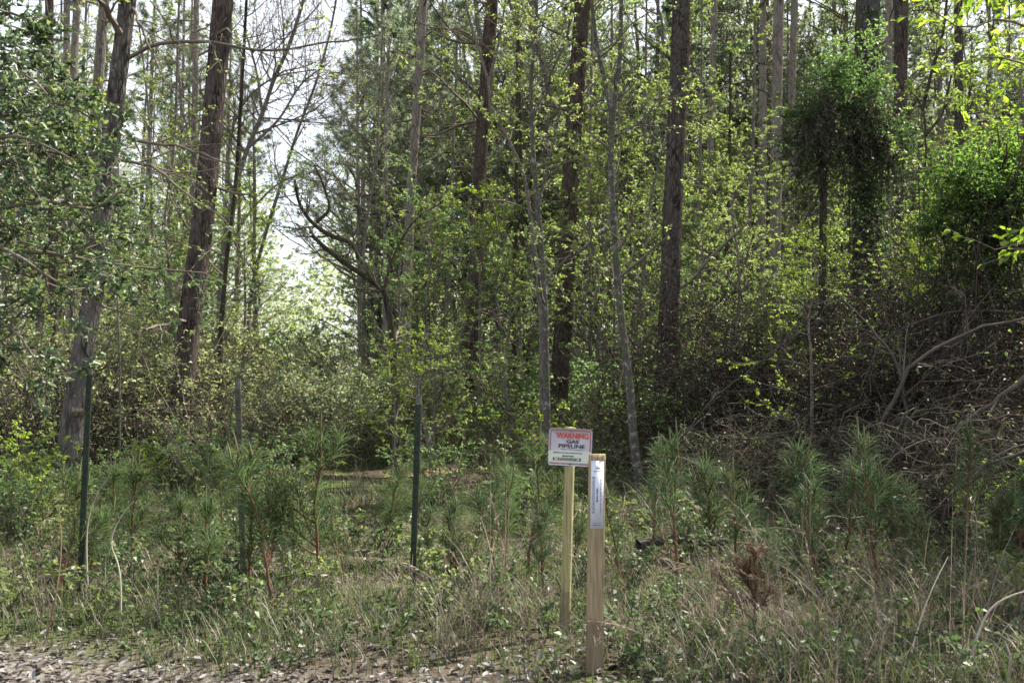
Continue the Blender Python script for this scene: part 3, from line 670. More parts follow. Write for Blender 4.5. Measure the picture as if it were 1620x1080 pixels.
UNDER = [hardwood_kind(100 + i, H, 0.035 + 0.004 * H, sp, nb, lm, ls, nl, t0, up=up) for i, (H, sp, nb, lm, ls, nl, t0, up) in enumerate([
    (6.0, 2.0, 24, 'spring', 0.047, 13, 0.15, 0.35), (7.5, 2.3, 26, 'spring', 0.048, 13, 0.2, 0.5), (5.0, 1.9, 22, 'mid', 0.047, 12, 0.1, 0.25),
    (8.5, 2.2, 28, 'spring', 0.05, 13, 0.25, 0.6), (6.5, 2.6, 22, 'maple', 0.055, 9, 0.2, 0.2), (4.2, 1.6, 20, 'mid', 0.05, 9, 0.08, 0.4)])]
TALL = [hardwood_kind(200 + i, H, 0.12, sp, nb, lm, ls, nl, t0, up=0.5, n2=7, n3=5) for i, (H, sp, nb, lm, ls, nl, t0) in enumerate([
    (15, 3.6, 34, 'far', 0.085, 8, 0.12), (18, 4.0, 36, 'far', 0.09, 8, 0.2), (13, 3.4, 30, 'far', 0.085, 8, 0.1), (17, 3.4, 36, 'far', 0.085, 4, 0.25)])]
FARPINE = []
for i, H in enumerate((24, 27, 22)):
    r = 0.17 + 0.02 * i
    pts = np.array([[0, 0, -0.1], [0.1 * i, 0.05, H * 0.3], [0.15, 0.1, H * 0.65], [0.1, 0.0, H]])
    me, P, R = trunk_mesh('trunk', pts, r, 0.05, M['hazed_bark'], k=12, n=70, rough=0.05)
    dead = dead_branches(P, R, 14, 0.2, 0.6, 2.0)
    w, f = pine_crown(40 + i, H * 0.42, 2.4, 22, 0.014, 0.30, 18)
    FARPINE.append((H, [('trunk', me)] + [('branch', d_) for d_ in dead], w, f))

def far_pine(x, y, v, s, label, group):
    H, kind, w, f = FARPINE[v]
    root = place(kind, 'pine_tree', x, y, rng.uniform(0, 6.28), s, label, 'tree', group, tilt=0.012)
    for nm, m_ in (('crown_branchwork', w), ('crown', f)):
        o = link(nm, m_, root); o.location = (0, 0, H * 0.58)
    return root

pts = np.array([[0, 0, -0.1], [0.1, 0.05, 5], [0.15, 0.1, 11], [0.1, 0.0, 17]])
me_, P_, R_ = trunk_mesh('trunk', pts, 0.14, 0.03, M['hazed_bark'], k=12, n=60, rough=0.05)
LOWCROWN = pine_crown(48, 11.5, 3.3, 36, 0.013, 0.26, 22, mat='needle_grey')
def bushy_pine(px, y, s, label, group):
    x = float(at(px, 600, y)[0])
    root = place([('trunk', me_)], 'pine_tree', x, y, rng.uniform(0, 6.28), s, label, 'tree', group, tilt=0.012)
    for nm, m_ in zip(('crown_branchwork', 'crown'), LOWCROWN):
        o = link(nm, m_, root); o.location = (0.1, 0.05, 5.6)

def shrub_kind(seed, H, W, stems, leafm, ls, nl, twig='twig', full=False, n2=7, n3=5, wid=0.55, mound=False):
    global rng
    keep = rng; rng = np.random.default_rng(seed)
    P0 = np.zeros((stems, 8, 3)); az = rng.uniform(0, 6.28, stems)
    d = np.stack([np.cos(az) * W / H * rng.uniform(0.2, 1, stems), np.sin(az) * W / H * rng.uniform(0.2, 1, stems), np.ones(stems)], 1)
    st = H * rng.uniform(0.7, 1.05, stems) / 7
    P0[:, 0] = np.stack([np.cos(az) * 0.08 * W, np.sin(az) * 0.08 * W, -0.05 * np.ones(stems)], 1)
    dd = nrm(d)
    for k in range(1, 8):
        dd = nrm(dd + rng.normal(0, 0.12, (stems, 3)) + (np.array([0, 0, -0.16]) if mound else 0))
        P0[:, k] = P0[:, k - 1] + dd * st[:, None] * (1.25 if mound else 1)
    R0 = np.linspace(0.012, 0.004, 8)[None] * np.ones((stems, 1)) * (H / 1.5) ** 0.5
    P1, R1 = children(P0, R0, n2, 0.15, 0.98, 0.42, 0.4, 50, N=5, up=0.2, curl=0.35, rfrac=0.6)
    P2, R2 = children(P1, R1, n3, 0.15, 0.98, 0.5, 0.4, 48, N=4, up=0.05, curl=0.35, rfrac=0.7)
    g = Geo(); tubes(g, P0, R0, 5); tubes(g, P1, np.maximum(R1, 0.0025), 4); tubes(g, P2, np.maximum(R2, 0.0018), 3)
    bw = g.mesh('stems', M[twig], True)
    g = Geo(); pos, tan, idx = along(P2, nl, 0.1, 1.0)
    leaves(g, pos, tan, ls, wid=wid, full=full, tint=np.clip(rng.uniform(0, 1, len(P2))[idx] * 0.6 + rng.uniform(0, 0.45, len(pos)), 0, 1))
    fo = g.mesh('foliage', M[leafm])
    rng = keep
    return [('stem_cluster', bw), ('foliage', fo)]

SHRUB = dict(
    bramble=[shrub_kind(300 + i, 2.0, 1.5, 18, 'olive', 0.05, 4, mound=True) for i in range(2)],
    green=[shrub_kind(310 + i, 1.5, 0.9, 12, 'mid', 0.055, 5) for i in range(2)],
    bright=[shrub_kind(320 + i, 1.4, 0.9, 9, 'maple', 0.06, 5, n2=6, n3=4) for i in range(2)],
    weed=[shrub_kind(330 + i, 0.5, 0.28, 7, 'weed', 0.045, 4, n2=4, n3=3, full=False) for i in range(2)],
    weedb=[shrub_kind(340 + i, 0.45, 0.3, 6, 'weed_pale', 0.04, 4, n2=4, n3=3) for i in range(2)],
    pale=[shrub_kind(360 + i, 1.5, 1.0, 13, 'far', 0.055, 5) for i in range(2)],
    bare=[shrub_kind(350 + i, 1.5, 1.1, 16, 'dead_leaf', 0.04, 1, twig='twig', mound=(i == 0)) for i in range(2)],
)

def pine_seedling_kind(seed, H, needle='needle_young', nsh=7, dens=150, NL=0.20, nw=0.0034, candles=True):
    global rng
    keep = rng; rng = np.random.default_rng(seed)
    n = 10
    st = np.stack([np.cumsum(rng.normal(0, 0.012, n)), np.cumsum(rng.normal(0, 0.012, n)), np.linspace(-0.04, H, n)], 1); st[:, :2] -= st[0, :2]
    R = np.linspace(0.011, 0.005, n)
    P1, R1 = children(st[None], R[None], nsh, 0.3, 0.85, 0.42, 0.35, 52, N=7, up=1.5, curl=0.15, rfrac=0.7)
    R1 = np.maximum(R1, 0.003)
    g = Geo(); tubes(g, st, R, 7); tubes(g, P1, R1, 5)
    stem = g.mesh('stem', M['stem_red'], True)
    g = Geo()
    def shoot(P, cnt, t0):
        pos, tan, _ = along(P[None], cnt, t0, 1.0)
        perp = rng.normal(0, 1, (cnt, 3)); perp = nrm(perp - (perp * tan).sum(1, keepdims=True) * tan)
        a = np.radians(rng.normal(48, 14, (cnt, 1)))
        d = nrm(tan * np.cos(a) + perp * np.sin(a) + np.array([0, 0, 0.12]))
        needles(g, pos, d, NL * rng.uniform(0.65, 1.15, cnt), nw, np.clip(rng.normal(0.45, 0.3, cnt), 0, 1), droop=0.3)
    shoot(st, int(dens * 1.8), 0.42)
    for p in P1: shoot(p, dens, 0.25)
    fo = g.mesh('needles', M[needle])
    out = [('stem', stem), ('needle_mass', fo)]
    if candles:
        g = Geo(); tips = np.concatenate([st[None, -1], P1[:, -1]]); L = rng.uniform(0.04, 0.13, len(tips)); L[0] = 0.16
        Pc = tips[:, None, :] + np.linspace(0, 1, 4)[None, :, None] * (np.array([0, 0, 1.0]) * L[:, None])[:, None, :]
        for q in Pc:
            g = Geo(); tubes(g, q, np.array([0.005, 0.006, 0.005, 0.002]), 6); out.append(('candle', g.mesh('candle', M['candle'], True)))
    rng = keep
    return out
SEEDL = [pine_seedling_kind(400, 0.8, nsh=5, dens=100), pine_seedling_kind(401, 0.95, nsh=6, dens=95), pine_seedling_kind(402, 0.65, nsh=4, dens=100), pine_seedling_kind(403, 0.9, nsh=5, dens=95)]
SEEDB = [pine_seedling_kind(410, 0.8, 'needle_blue', 5, dens=85), pine_seedling_kind(411, 0.65, 'needle_blue', 5, dens=85), pine_seedling_kind(412, 0.9, 'needle_blue', 6, dens=50)]
SEEDD = [pine_seedling_kind(420, 0.75, 'needle_dead', 7, dens=80, candles=False)]

def straw_kind(seed, n, H, w=0.006, lean=0.7, plume=True):
    global rng
    keep = rng; rng = np.random.default_rng(seed)
    g = Geo()
    a = rng.uniform(0, 6.28, n); rr = rng.uniform(0, 0.09, n)
    h = H * rng.uniform(0.35, 1.05, n) ** 1.0
    blades(g, np.cos(a) * rr, np.sin(a) * rr, h, w * rng.uniform(0.6, 1.3, n), np.clip(rng.normal(lean, 0.35, n), 0.02, 1.4), np.clip(rng.normal(0.55, 0.25, n), 0, 1), z=np.full(n, -0.02), seg=5)
    out = [('blade_tuft', g.mesh('blades', M['straw']))]
    rng = keep
    return out
STRAW = [straw_kind(500, 46, 1.0, w=0.005), straw_kind(501, 34, 0.8, w=0.005, lean=0.45), straw_kind(502, 44, 0.55, w=0.005, lean=0.9), straw_kind(503, 20, 1.15, w=0.006, lean=0.35)]

def thicket_kind(seed, W, H, n, leafm, nleaf, twig='twig_dark', green=0):
    """tangle of thin dead vines draped over itself"""
    global rng
    keep = rng; rng = np.random.default_rng(seed)
    N_ = 14
    P = np.zeros((n, N_, 3)); az = rng.uniform(0, 6.28, n); rr = np.sqrt(rng.uniform(0, 1, n)) * W
    P[:, 0] = np.stack([np.cos(az) * rr, np.sin(az) * rr, H * rng.uniform(0, 0.9, n) * (1 - 0.5 * (rr / W) ** 2)], 1)
    d = nrm(rng.normal(0, 1, (n, 3)) + np.array([0, 0, 0.3]))
    L = rng.uniform(0.5, 2.2, n) * (W / 1.5) / N_
    for k in range(1, N_):
        d = nrm(d + rng.normal(0, 0.33, (n, 3)) + np.array([0, 0, -0.08]))
        q = P[:, k - 1] + d * L[:, None]
        rq = np.linalg.norm(q[:, :2], axis=1); top = H * (1 - 0.6 * np.clip(rq / (1.25 * W), 0, 1) ** 2)
        q[:, 2] = np.minimum(np.maximum(q[:, 2], 0.0), top + 0.15)
        P[:, k] = q
    r0 = 0.0025 + 0.009 * rng.uniform(0, 1, n) ** 5
    R = r0[:, None] * np.linspace(1, 0.5, N_)[None]
    g = Geo(); tubes(g, P, R, 4, tint=rng.uniform(0, 0.8, n) ** 2)
    stem = g.mesh('stems', M[twig], True)
    g = Geo(); pos, tan, idx = along(P, nleaf, 0, 1)
    leaves(g, pos, tan, 0.05, tint=rng.uniform(0, 1, len(pos)), droop=0.6, upn=0.3, spread=0.9)
    out = [('stem_tangle', stem), ('dead_foliage', g.mesh('dead_foliage', M['dead_leaf']))]
    if green:
        g = Geo(); sel = rng.uniform(0, 1, n) < 0.3; pos, tan, idx = along(P[sel], green, 0, 1)
        leaves(g, pos, tan, 0.055, tint=rng.uniform(0, 1, len(pos)))
        out.append(('foliage', g.mesh('foliage', M[leafm])))
    rng = keep
    return out
THICK = [thicket_kind(600, 1.5, 2.8, 900, 'glossy', 4, green=5), thicket_kind(601, 1.3, 2.3, 800, 'glossy', 4, green=5), thicket_kind(602, 1.8, 3.6, 1100, 'glossy', 4, green=5), thicket_kind(603, 1.2, 1.3, 700, 'weed', 2, 'twig', green=6)]

# ------------------------------------------------------------------ where things are, in words
ZONES = [(-400, 120, 'left of the grey oak'), (120, 290, 'between grey oak and big leaning pine'), (290, 430, 'right of the big leaning pine'),
         (430, 640, 'in the gap left of centre'), (640, 760, 'around the reddish pine'), (760, 930, 'behind the warning sign'),
         (930, 1080, 'between crooked sapling and plated pine'), (1080, 1240, 'between plated pine and vine stub'),
         (1240, 1440, 'around the ivy trunk'), (1440, 2100, 'at the far right edge')]
def zone(px):
    for a, b_, s in ZONES:
        if a <= px < b_: return s
    return ZONES[-1][2]
def in_gap(x, y, w):
    return y > 23 and abs(pxof(x, y) - 470) < w * FPX / y

def scatter(n, px0, px1, y0, y1, mind, gap=1.5, power=1.0, seed=0, avoid=()):
    r = np.random.default_rng(seed); out = []; tries = 0
    while len(out) < n and tries < n * 60:
        tries += 1
        y = y0 + (y1 - y0) * r.uniform() ** power; px = r.uniform(px0, px1); x = (px - 810) / FPX * y
        if gap and in_gap(x, y, gap): continue
        if any((x - a) ** 2 + (y - c) ** 2 < mind * mind for a, c in out): continue
        out.append((x, y))
    return out

# understory saplings, mid distance
def spread_kind(pts, kinds, name, phrase, cat, s0, s1, tilt=0.03, depthword=None):
    for x, y in pts:
        v = int(rng.integers(len(kinds))); z = zone(pxof(x, y))
        dw = depthword(y) if depthword else ''
        lab = f'{phrase} {dw}{z}'
        place(kinds[v], name, x, y, rng.uniform(0, 6.28), rng.uniform(s0, s1), lab, cat, f'{phrase} {dw}{z}', tilt=tilt)

dw1 = lambda y: 'deep in the woods ' if y > 30 else 'in the middle distance '
spread_kind([p for p in scatter(34, -60, 1680, 17.5, 25, 1.5, 2.2, seed=21) if not 395 < pxof(*p) < 540], [UNDER[0], UNDER[1], UNDER[2], UNDER[4], UNDER[5]], 'hardwood_sapling', 'thin spring-green understory sapling', 'sapling', 0.75, 1.15, depthword=dw1)
spread_kind(scatter(56, -80, 1700, 25, 42, 1.7, 3.4, seed=22), UNDER, 'hardwood_sapling', 'thin spring-green understory sapling', 'sapling', 0.95, 1.5, depthword=dw1)
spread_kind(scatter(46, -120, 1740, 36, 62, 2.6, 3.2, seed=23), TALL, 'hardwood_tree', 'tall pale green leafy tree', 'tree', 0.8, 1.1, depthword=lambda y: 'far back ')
for x, y in scatter(34, -80, 1700, 30, 66, 2.4, 3.0, seed=24):
    z = zone(pxof(x, y)); lab = f'tall straight pine far back in the woods {z}'
    far_pine(x, y, int(rng.integers(3)), rng.uniform(0.8, 1.1), lab, lab)
spread_kind(scatter(34, 600, 1740, 36, 64, 2.0, 0, seed=25), TALL, 'hardwood_tree', 'tall pale green leafy tree', 'tree', 1.2, 1.6, depthword=lambda y: 'far back ')
for x, y in scatter(6, 700, 1720, 34, 70, 2.2, 0, seed=26):
    z = zone(pxof(x, y)); lab = f'tall straight pine far back in the woods {z}'
    far_pine(x, y, int(rng.integers(3)), rng.uniform(0.75, 1.0), lab, lab)
for k, (px, y) in enumerate([(1150, 44), (1205, 50), (1250, 41), (1300, 52), (1340, 45), (1385, 56), (1440, 44), (1490, 52), (1540, 43), (1590, 50), (1640, 42), (1690, 52), (1000, 50), (1060, 46), (930, 47), (850, 50), (790, 47)]):
    lab = f'tallest pale leafy tree closing the sky {zone(px)}'
    place(TALL[k % 3], 'hardwood_tree', float(at(px, 600, y)[0]), y, rng.uniform(0, 6.28), rng.uniform(1.45, 1.75), lab, 'tree', lab)
# pines with dense needles to the right of the gap, standing at its edge
for x, y, s in [(-5.8, 42, 1.0), (-4.6, 46, 0.9), (-8.2, 55, 1.05), (-15.5, 46, 0.9), (-13.2, 52, 0.75), (-17.5, 50, 0.85)]:
    z = 'right edge' if pxof(x, y) > 500 else 'left edge'
    far_pine(x, y, 2, s, f'bushy far pine on the {z} of the sky gap', f'bushy far pines on the {z} of the sky gap')

for px, y, s_ in [(575, 36, 0.9), (612, 33, 0.95), (600, 46, 1.15), (668, 40, 1.0), (705, 36, 0.95), (735, 46, 1.1), (655, 52, 1.2), (880, 42, 1.0), (1010, 45, 1.05), (1180, 42, 1.0), (1290, 46, 1.1), (1160, 52, 1.15), (1500, 44, 1.0), (1440, 50, 1.1), (220, 46, 1.0), (780, 38, 1.1), (830, 52, 1.3), (940, 50, 1.3), (1090, 50, 1.3), (1230, 38, 1.0), (1350, 42, 1.1), (1560, 52, 1.3), (1610, 40, 1.0), (60, 44, 1.0), (130, 52, 1.2)]:
    lab = f'bushy grey-green pine with a low crown, {zone(px)}'
    bushy_pine(px, y, s_, lab, lab)
# unseen trees added past the right edge of the view to shade the shoulder
for x, y, v, s_ in [(8.6, 8.2, 2, 0.8), (10.5, 11.5, 0, 0.9), (13.5, 10.5, 3, 0.9), (16, 15, 1, 0.95), (19.5, 12.5, 0, 1.0), (13.5, 17.5, 1, 0.9), (21.5, 18, 3, 1.0), (11.5, 7.0, 1, 0.8), (17, 8, 2, 1.1)]:
    place(TALL[v], 'hardwood_tree', x, y, rng.uniform(0, 6.28), s_, 'tall unseen leafy tree added for shade beyond the right edge', 'tree', 'added shade trees beyond the right edge')
# shrubs and mounds
def shrubs(pts, key, phrase, s0, s1, name='shrub', cat='shrub', dwf=None):
    for x, y in pts:
        k = SHRUB[key]; z = zone(pxof(x, y)); d = dwf(y) if dwf else ''
        lab = f'{phrase} {d}{z}'
        place(k[int(rng.integers(len(k)))], name, x, y, rng.uniform(0, 6.28), rng.uniform(s0, s1), lab, cat, lab, tilt=0.05)
shrubs(scatter(16, -20, 420, 15.5, 24, 1.2, 0, seed=31), 'bramble', 'olive brown bramble mound', 0.95, 1.55, 'bramble_mound', 'bramble')
shrubs([p for p in scatter(22, 300, 660, 18.5, 34, 1.6, 0, seed=32) if not (400 < pxof(*p) < 620 and p[1] < 29)], 'bramble', 'olive brown bramble mound', 0.8, 1.4, 'bramble_mound', 'bramble')
shrubs([p for p in scatter(28, 400, 1150, 17.5, 30, 1.3, 0, seed=33) if pxof(*p) > 650 and (p[1] > 18.8 or pxof(*p) > 760)], 'green', 'mid green leafy shrub', 0.8, 1.6)
shrubs([p for p in scatter(24, 520, 1100, 16.5, 26, 1.2, 0, seed=34) if p[1] > 18.6 or pxof(*p) > 760], 'bright', 'bright yellow-green shrub', 0.6, 1.2, 'shrub', 'shrub')
shrubs([p for p in scatter(18, -30, 700, 12, 17, 1.1, 0, seed=35) if pxof(*p) < 400], 'green', 'knee-high leafy green shrub', 0.45, 0.75, dwf=lambda y: 'beyond the steel posts ')
shrubs(scatter(16, 1060, 1640, 18, 30, 1.6, 0, seed=36), 'bare', 'twiggy brown leafless shrub', 1.0, 1.8)
shrubs([p for p in scatter(18, 560, 1100, 15, 22, 1.2, 0, seed=37) if p[1] > 18.6 or pxof(*p) > 760], 'bare', 'low twiggy brown shrub', 0.5, 0.9)
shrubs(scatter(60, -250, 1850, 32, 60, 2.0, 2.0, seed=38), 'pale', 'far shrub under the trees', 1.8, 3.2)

shrubs([(float(at(px, 600, y)[0]), y) for px, y in ((455, 38), (490, 41), (470, 46), (440, 50), (505, 52), (478, 57), (425, 44), (515, 47))], 'pale', 'pale far shrub along the corridor', 2.0, 3.0)
shrubs([(float(at(px, 600, y)[0]), y) for px, y in ((430, 20), (470, 22), (500, 20.5), (540, 22.5), (575, 21), (445, 25), (520, 27), (480, 30), (560, 30), (400, 27), (600, 25), (545, 19.2))], 'pale', 'pale soft green shrub along the corridor', 0.8, 1.5)  # pale leaf colour stands in for haze and sunlight in the corridor
# tangled dead vine thickets filling the right side
for k, (px, Y, v, s, lab) in enumerate([
    (1130, 15.5, 1, 1.0, 'grey twig tangle just right of the dark plated pine'), (1215, 16, 0, 0.95, 'dark vine thicket beneath the vine-draped stub, left side'),
    (1300, 14.5, 1, 0.95, 'brown vine tangle in front of the vine-draped stub'), (1400, 14, 0, 0.9, 'brown vine tangle at the foot of the ivy-clad trunk'),
    (1500, 13, 2, 1.0, 'tall dark vine thicket under the bright green mound'), (1595, 12.2, 2, 1.05, 'tall dark vine thicket at the right edge under the mound'),
    (1660, 10.5, 0, 0.8, 'dark vine thicket cut by the right edge of the view'), (1450, 16.5, 2, 1.25, 'dark vine wall behind the small forked tree'),
    (1560, 15.5, 2, 1.4, 'high vine wall behind the bright green mound'), (1270, 18.5, 2, 0.9, 'dim vine wall behind the vine-draped stub'),
    (1120, 16.6, 2, 1.0, 'tall dim vine wall right behind the dark plated pine'), (1190, 17.2, 2, 1.05, 'tall dim vine wall left of the vine-draped stub'), (1345, 16.6, 2, 1.0, 'tall dim vine wall between stub and ivy-clad trunk'),
    (1425, 15.2, 2, 1.0, 'tall dim vine wall right of the ivy-clad trunk'), (1505, 14.4, 2, 1.0, 'tall dim vine wall below the left end of the vine cushion'), (1600, 14.2, 2, 1.05, 'tall dim vine wall below the right end of the vine cushion'),
    (1180, 13, 3, 0.9, 'low brown twig tangle left of the dead arching limbs'), (1330, 12, 3, 0.9, 'low brown twig tangle under the dead arching limbs'),
    (1480, 10.5, 3, 1.0, 'low brown twig tangle in front of the tall dark thicket'), (1590, 9.6, 3, 1.0, 'low brown twig tangle at the right edge'),
    (230, 16.5, 1, 0.95, 'dark hollow vine tangle left of the big leaning pine foot'), (330, 16, 3, 1.0, 'dark vine tangle right of the big leaning pine foot'),
    (40, 15, 1, 0.9, 'vine tangle at the left edge behind the holly'), (1085, 17.8, 3, 1.0, 'grey twig heap behind the dark plated pine foot')]):
    p = at(px, 700, Y)
    place(THICK[v], 'vine_thicket', float(p[0]), Y, rng.uniform(0, 6.28), s, lab, 'thicket', 'dead vine thickets')
# leafy shrubs at the feet of trees
for px, Y, key, s, lab in [(1085, 16.0, 'green', 1.1, 'dark green shrub hugging the dark plated pine trunk'), (1100, 14.5, 'green', 0.7, 'dark green low shrub in front of the dark plated pine'),
                           (1160, 14, 'green', 0.65, 'low green shrub right of the dark plated pine foot'), (250, 14.5, 'bright', 0.55, 'sunlit yellow-green shrub below the dark hollow tangle'),
                           (30, 13, 'bright', 0.8, 'yellow-green shrub at the left edge left of the oak'), (60, 10.5, 'bright', 0.6, 'low yellow-green shrub left of the green steel post'),
                           (20, 9.5, 'green', 0.6, 'low green shrub at the lower left edge'), (1590, 9.0, 'bright', 0.6, 'small bright green shrub at lower right'), (700, 12.5, 'green', 0.75, 'leafy green shrub right of the right steel post')]:
    p = at(px, 700, Y); k = SHRUB[key]
    place(k[int(rng.integers(len(k)))], 'shrub', float(p[0]), Y, rng.uniform(0, 6.28), s, lab, 'shrub', 'shrubs')
# bright maple sapling in front of the centre left
place(UNDER[4], 'maple_sapling', float(at(665, 700, 11.5)[0]), 11.5, 0.7, 0.32, 'bright green young maple standing behind the right steel post', 'sapling', None)
place(UNDER[4], 'maple_sapling', float(at(625, 700, 12.5)[0]), 12.5, 2.7, 0.30, 'bright green young maple left of the right steel post', 'sapling', None)
for px, Y, v, s, lab in [(1290, 12.8, 4, 0.52, 'yellow-green sapling in front of the vine-draped stub'), (1250, 15, 0, 0.5, 'pale leafy sapling left of the vine-draped stub'), (1430, 13.5, 4, 0.5, 'sunlit sapling right of the ivy-clad trunk base'),
                         (1480, 14.8, 4, 0.6, 'bright sapling merging with the left side of the bright green vine cushion'), (1605, 13.2, 0, 0.62, 'bright sapling behind the right side of the bright green vine cushion'), (1545, 15, 1, 0.62, 'leafy sapling rising behind the bright green vine cushion'), (1160, 17, 1, 0.7, 'leafy sapling right of the dark plated pine'), (820, 18, 0, 0.8, 'leafy sapling in front of the shaded trunks'), (690, 17, 2, 0.95, 'leafy sapling left of the dark reddish pine'),
                         (1015, 19.5, 1, 0.85, 'leafy sapling behind the crooked pale sapling'), (930, 20, 3, 0.75, 'leafy sapling close behind the thick reddish pine')]:
    p = at(px, 700, Y)
    place(UNDER[v], 'hardwood_sapling', float(p[0]), Y, rng.uniform(0, 6.28), s, lab, 'sapling', None, tilt=0.04)

# ------------------------------------------------------------------ holly on the left
def holly():
    b = np.array([-4.9, 7.6, 0.0])
    root = tree_root('holly_tree', b, 'dark glossy evergreen holly reaching in from the left edge', 'tree')
    me, P, R = trunk_mesh('trunk', np.array([[0, 0, -0.1], [0.05, 0.05, 1.5], [0.1, 0.0, 3.4], [0.3, 0.1, 6.5]]), 0.09, 0.03, M['grey_bark'], k=14, n=60)
    link('trunk', me, root)
    wood, fol = Geo(), Geo()
    spec = [((-4.85, 7.6, 1.9), (60, 398, 7.2), (160, 415, 7.3), (245, 425, 7.4), (325, 432, 7.5)), ((-4.85, 7.6, 2.0), (20, 400, 6.9), (80, 440, 6.9), (150, 480, 7.0), (215, 500, 7.1)),
            ((-4.8, 7.6, 2.5), (0, 330, 7.2), (80, 320, 7.2), (150, 330, 7.2), (195, 300, 7.2)), ((-4.8, 7.6, 2.9), (0, 260, 7.4), (70, 240, 7.4), (140, 250, 7.4), (185, 225, 7.4)),
            ((-4.75, 7.6, 3.2), (-10, 190, 7.5), (50, 170, 7.5), (100, 165, 7.5), (150, 190, 7.5)), ((-4.7, 7.6, 3.5), (-20, 120, 7.5), (30, 90, 7.5), (70, 80, 7.5), (100, 110, 7.5)),
            ((-4.7, 7.6, 4.0), (-30, 40, 7.6), (10, 20, 7.6), (40, 30, 7.6), (70, 60, 7.6)), ((-4.8, 7.6, 2.3), (-20, 360, 8.2), (60, 355, 8.4), (130, 370, 8.6), (190, 385, 8.8)),
            ((-4.8, 7.6, 2.7), (-20, 300, 8.2), (40, 280, 8.4), (100, 285, 8.6), (170, 275, 8.8)), ((-4.9, 7.6, 1.5), (-20, 510, 6.8), (20, 520, 6.7), (50, 560, 6.6), (70, 590, 6.6)),
            ((-4.8, 7.6, 3.0), (-40, 230, 6.8), (20, 215, 6.7), (60, 225, 6.6), (110, 250, 6.6)), ((-4.7, 7.6, 3.3), (-40, 150, 6.9), (10, 140, 6.8), (40, 120, 6.7), (75, 150, 6.6))]
    for p0, *pp in spec:
        pts = [np.array(p0)] + [at(*q) for q in pp]
        Q = resample(rel(pts, b), 16); Rr = np.linspace(0.026, 0.006, 16)
        P1, R1 = children(Q[None], Rr[None], 20, 0.3, 1.0, 0.24, 0.4, 55, N=6, up=0.15, curl=0.3, rfrac=0.6, lshape=0.35)
        P2, R2 = children(P1, R1, 4, 0.2, 1.0, 0.5, 0.4, 48, N=4, up=0.1, curl=0.3, rfrac=0.6)
        tubes(wood, Q, Rr, 7); tubes(wood, P1, np.maximum(R1, 0.003), 4); tubes(wood, P2, np.maximum(R2, 0.002), 3)
        pos, tan, idx = along(np.concatenate([P2]), 9, 0.05, 1.0)
        leaves(fol, pos, tan, 0.046, wid=0.55, spread=0.75, droop=0.15, upn=0.35, svar=0.45, full=True, tint=np.clip(rng.uniform(0, 1, len(pos)) ** 1.6, 0, 1))
        pos, tan, idx = along(P1, 8, 0.2, 1.0)
        leaves(fol, pos, tan, 0.046, wid=0.55, spread=0.75, droop=0.15, upn=0.35, svar=0.45, full=True, tint=np.clip(rng.uniform(0, 1, len(pos)) ** 1.6, 0, 1))
    link('branchwork', wood.mesh('branchwork', M['twig'], True), root)
    link('crown', fol.mesh('crown', M['holly']), root)
holly()

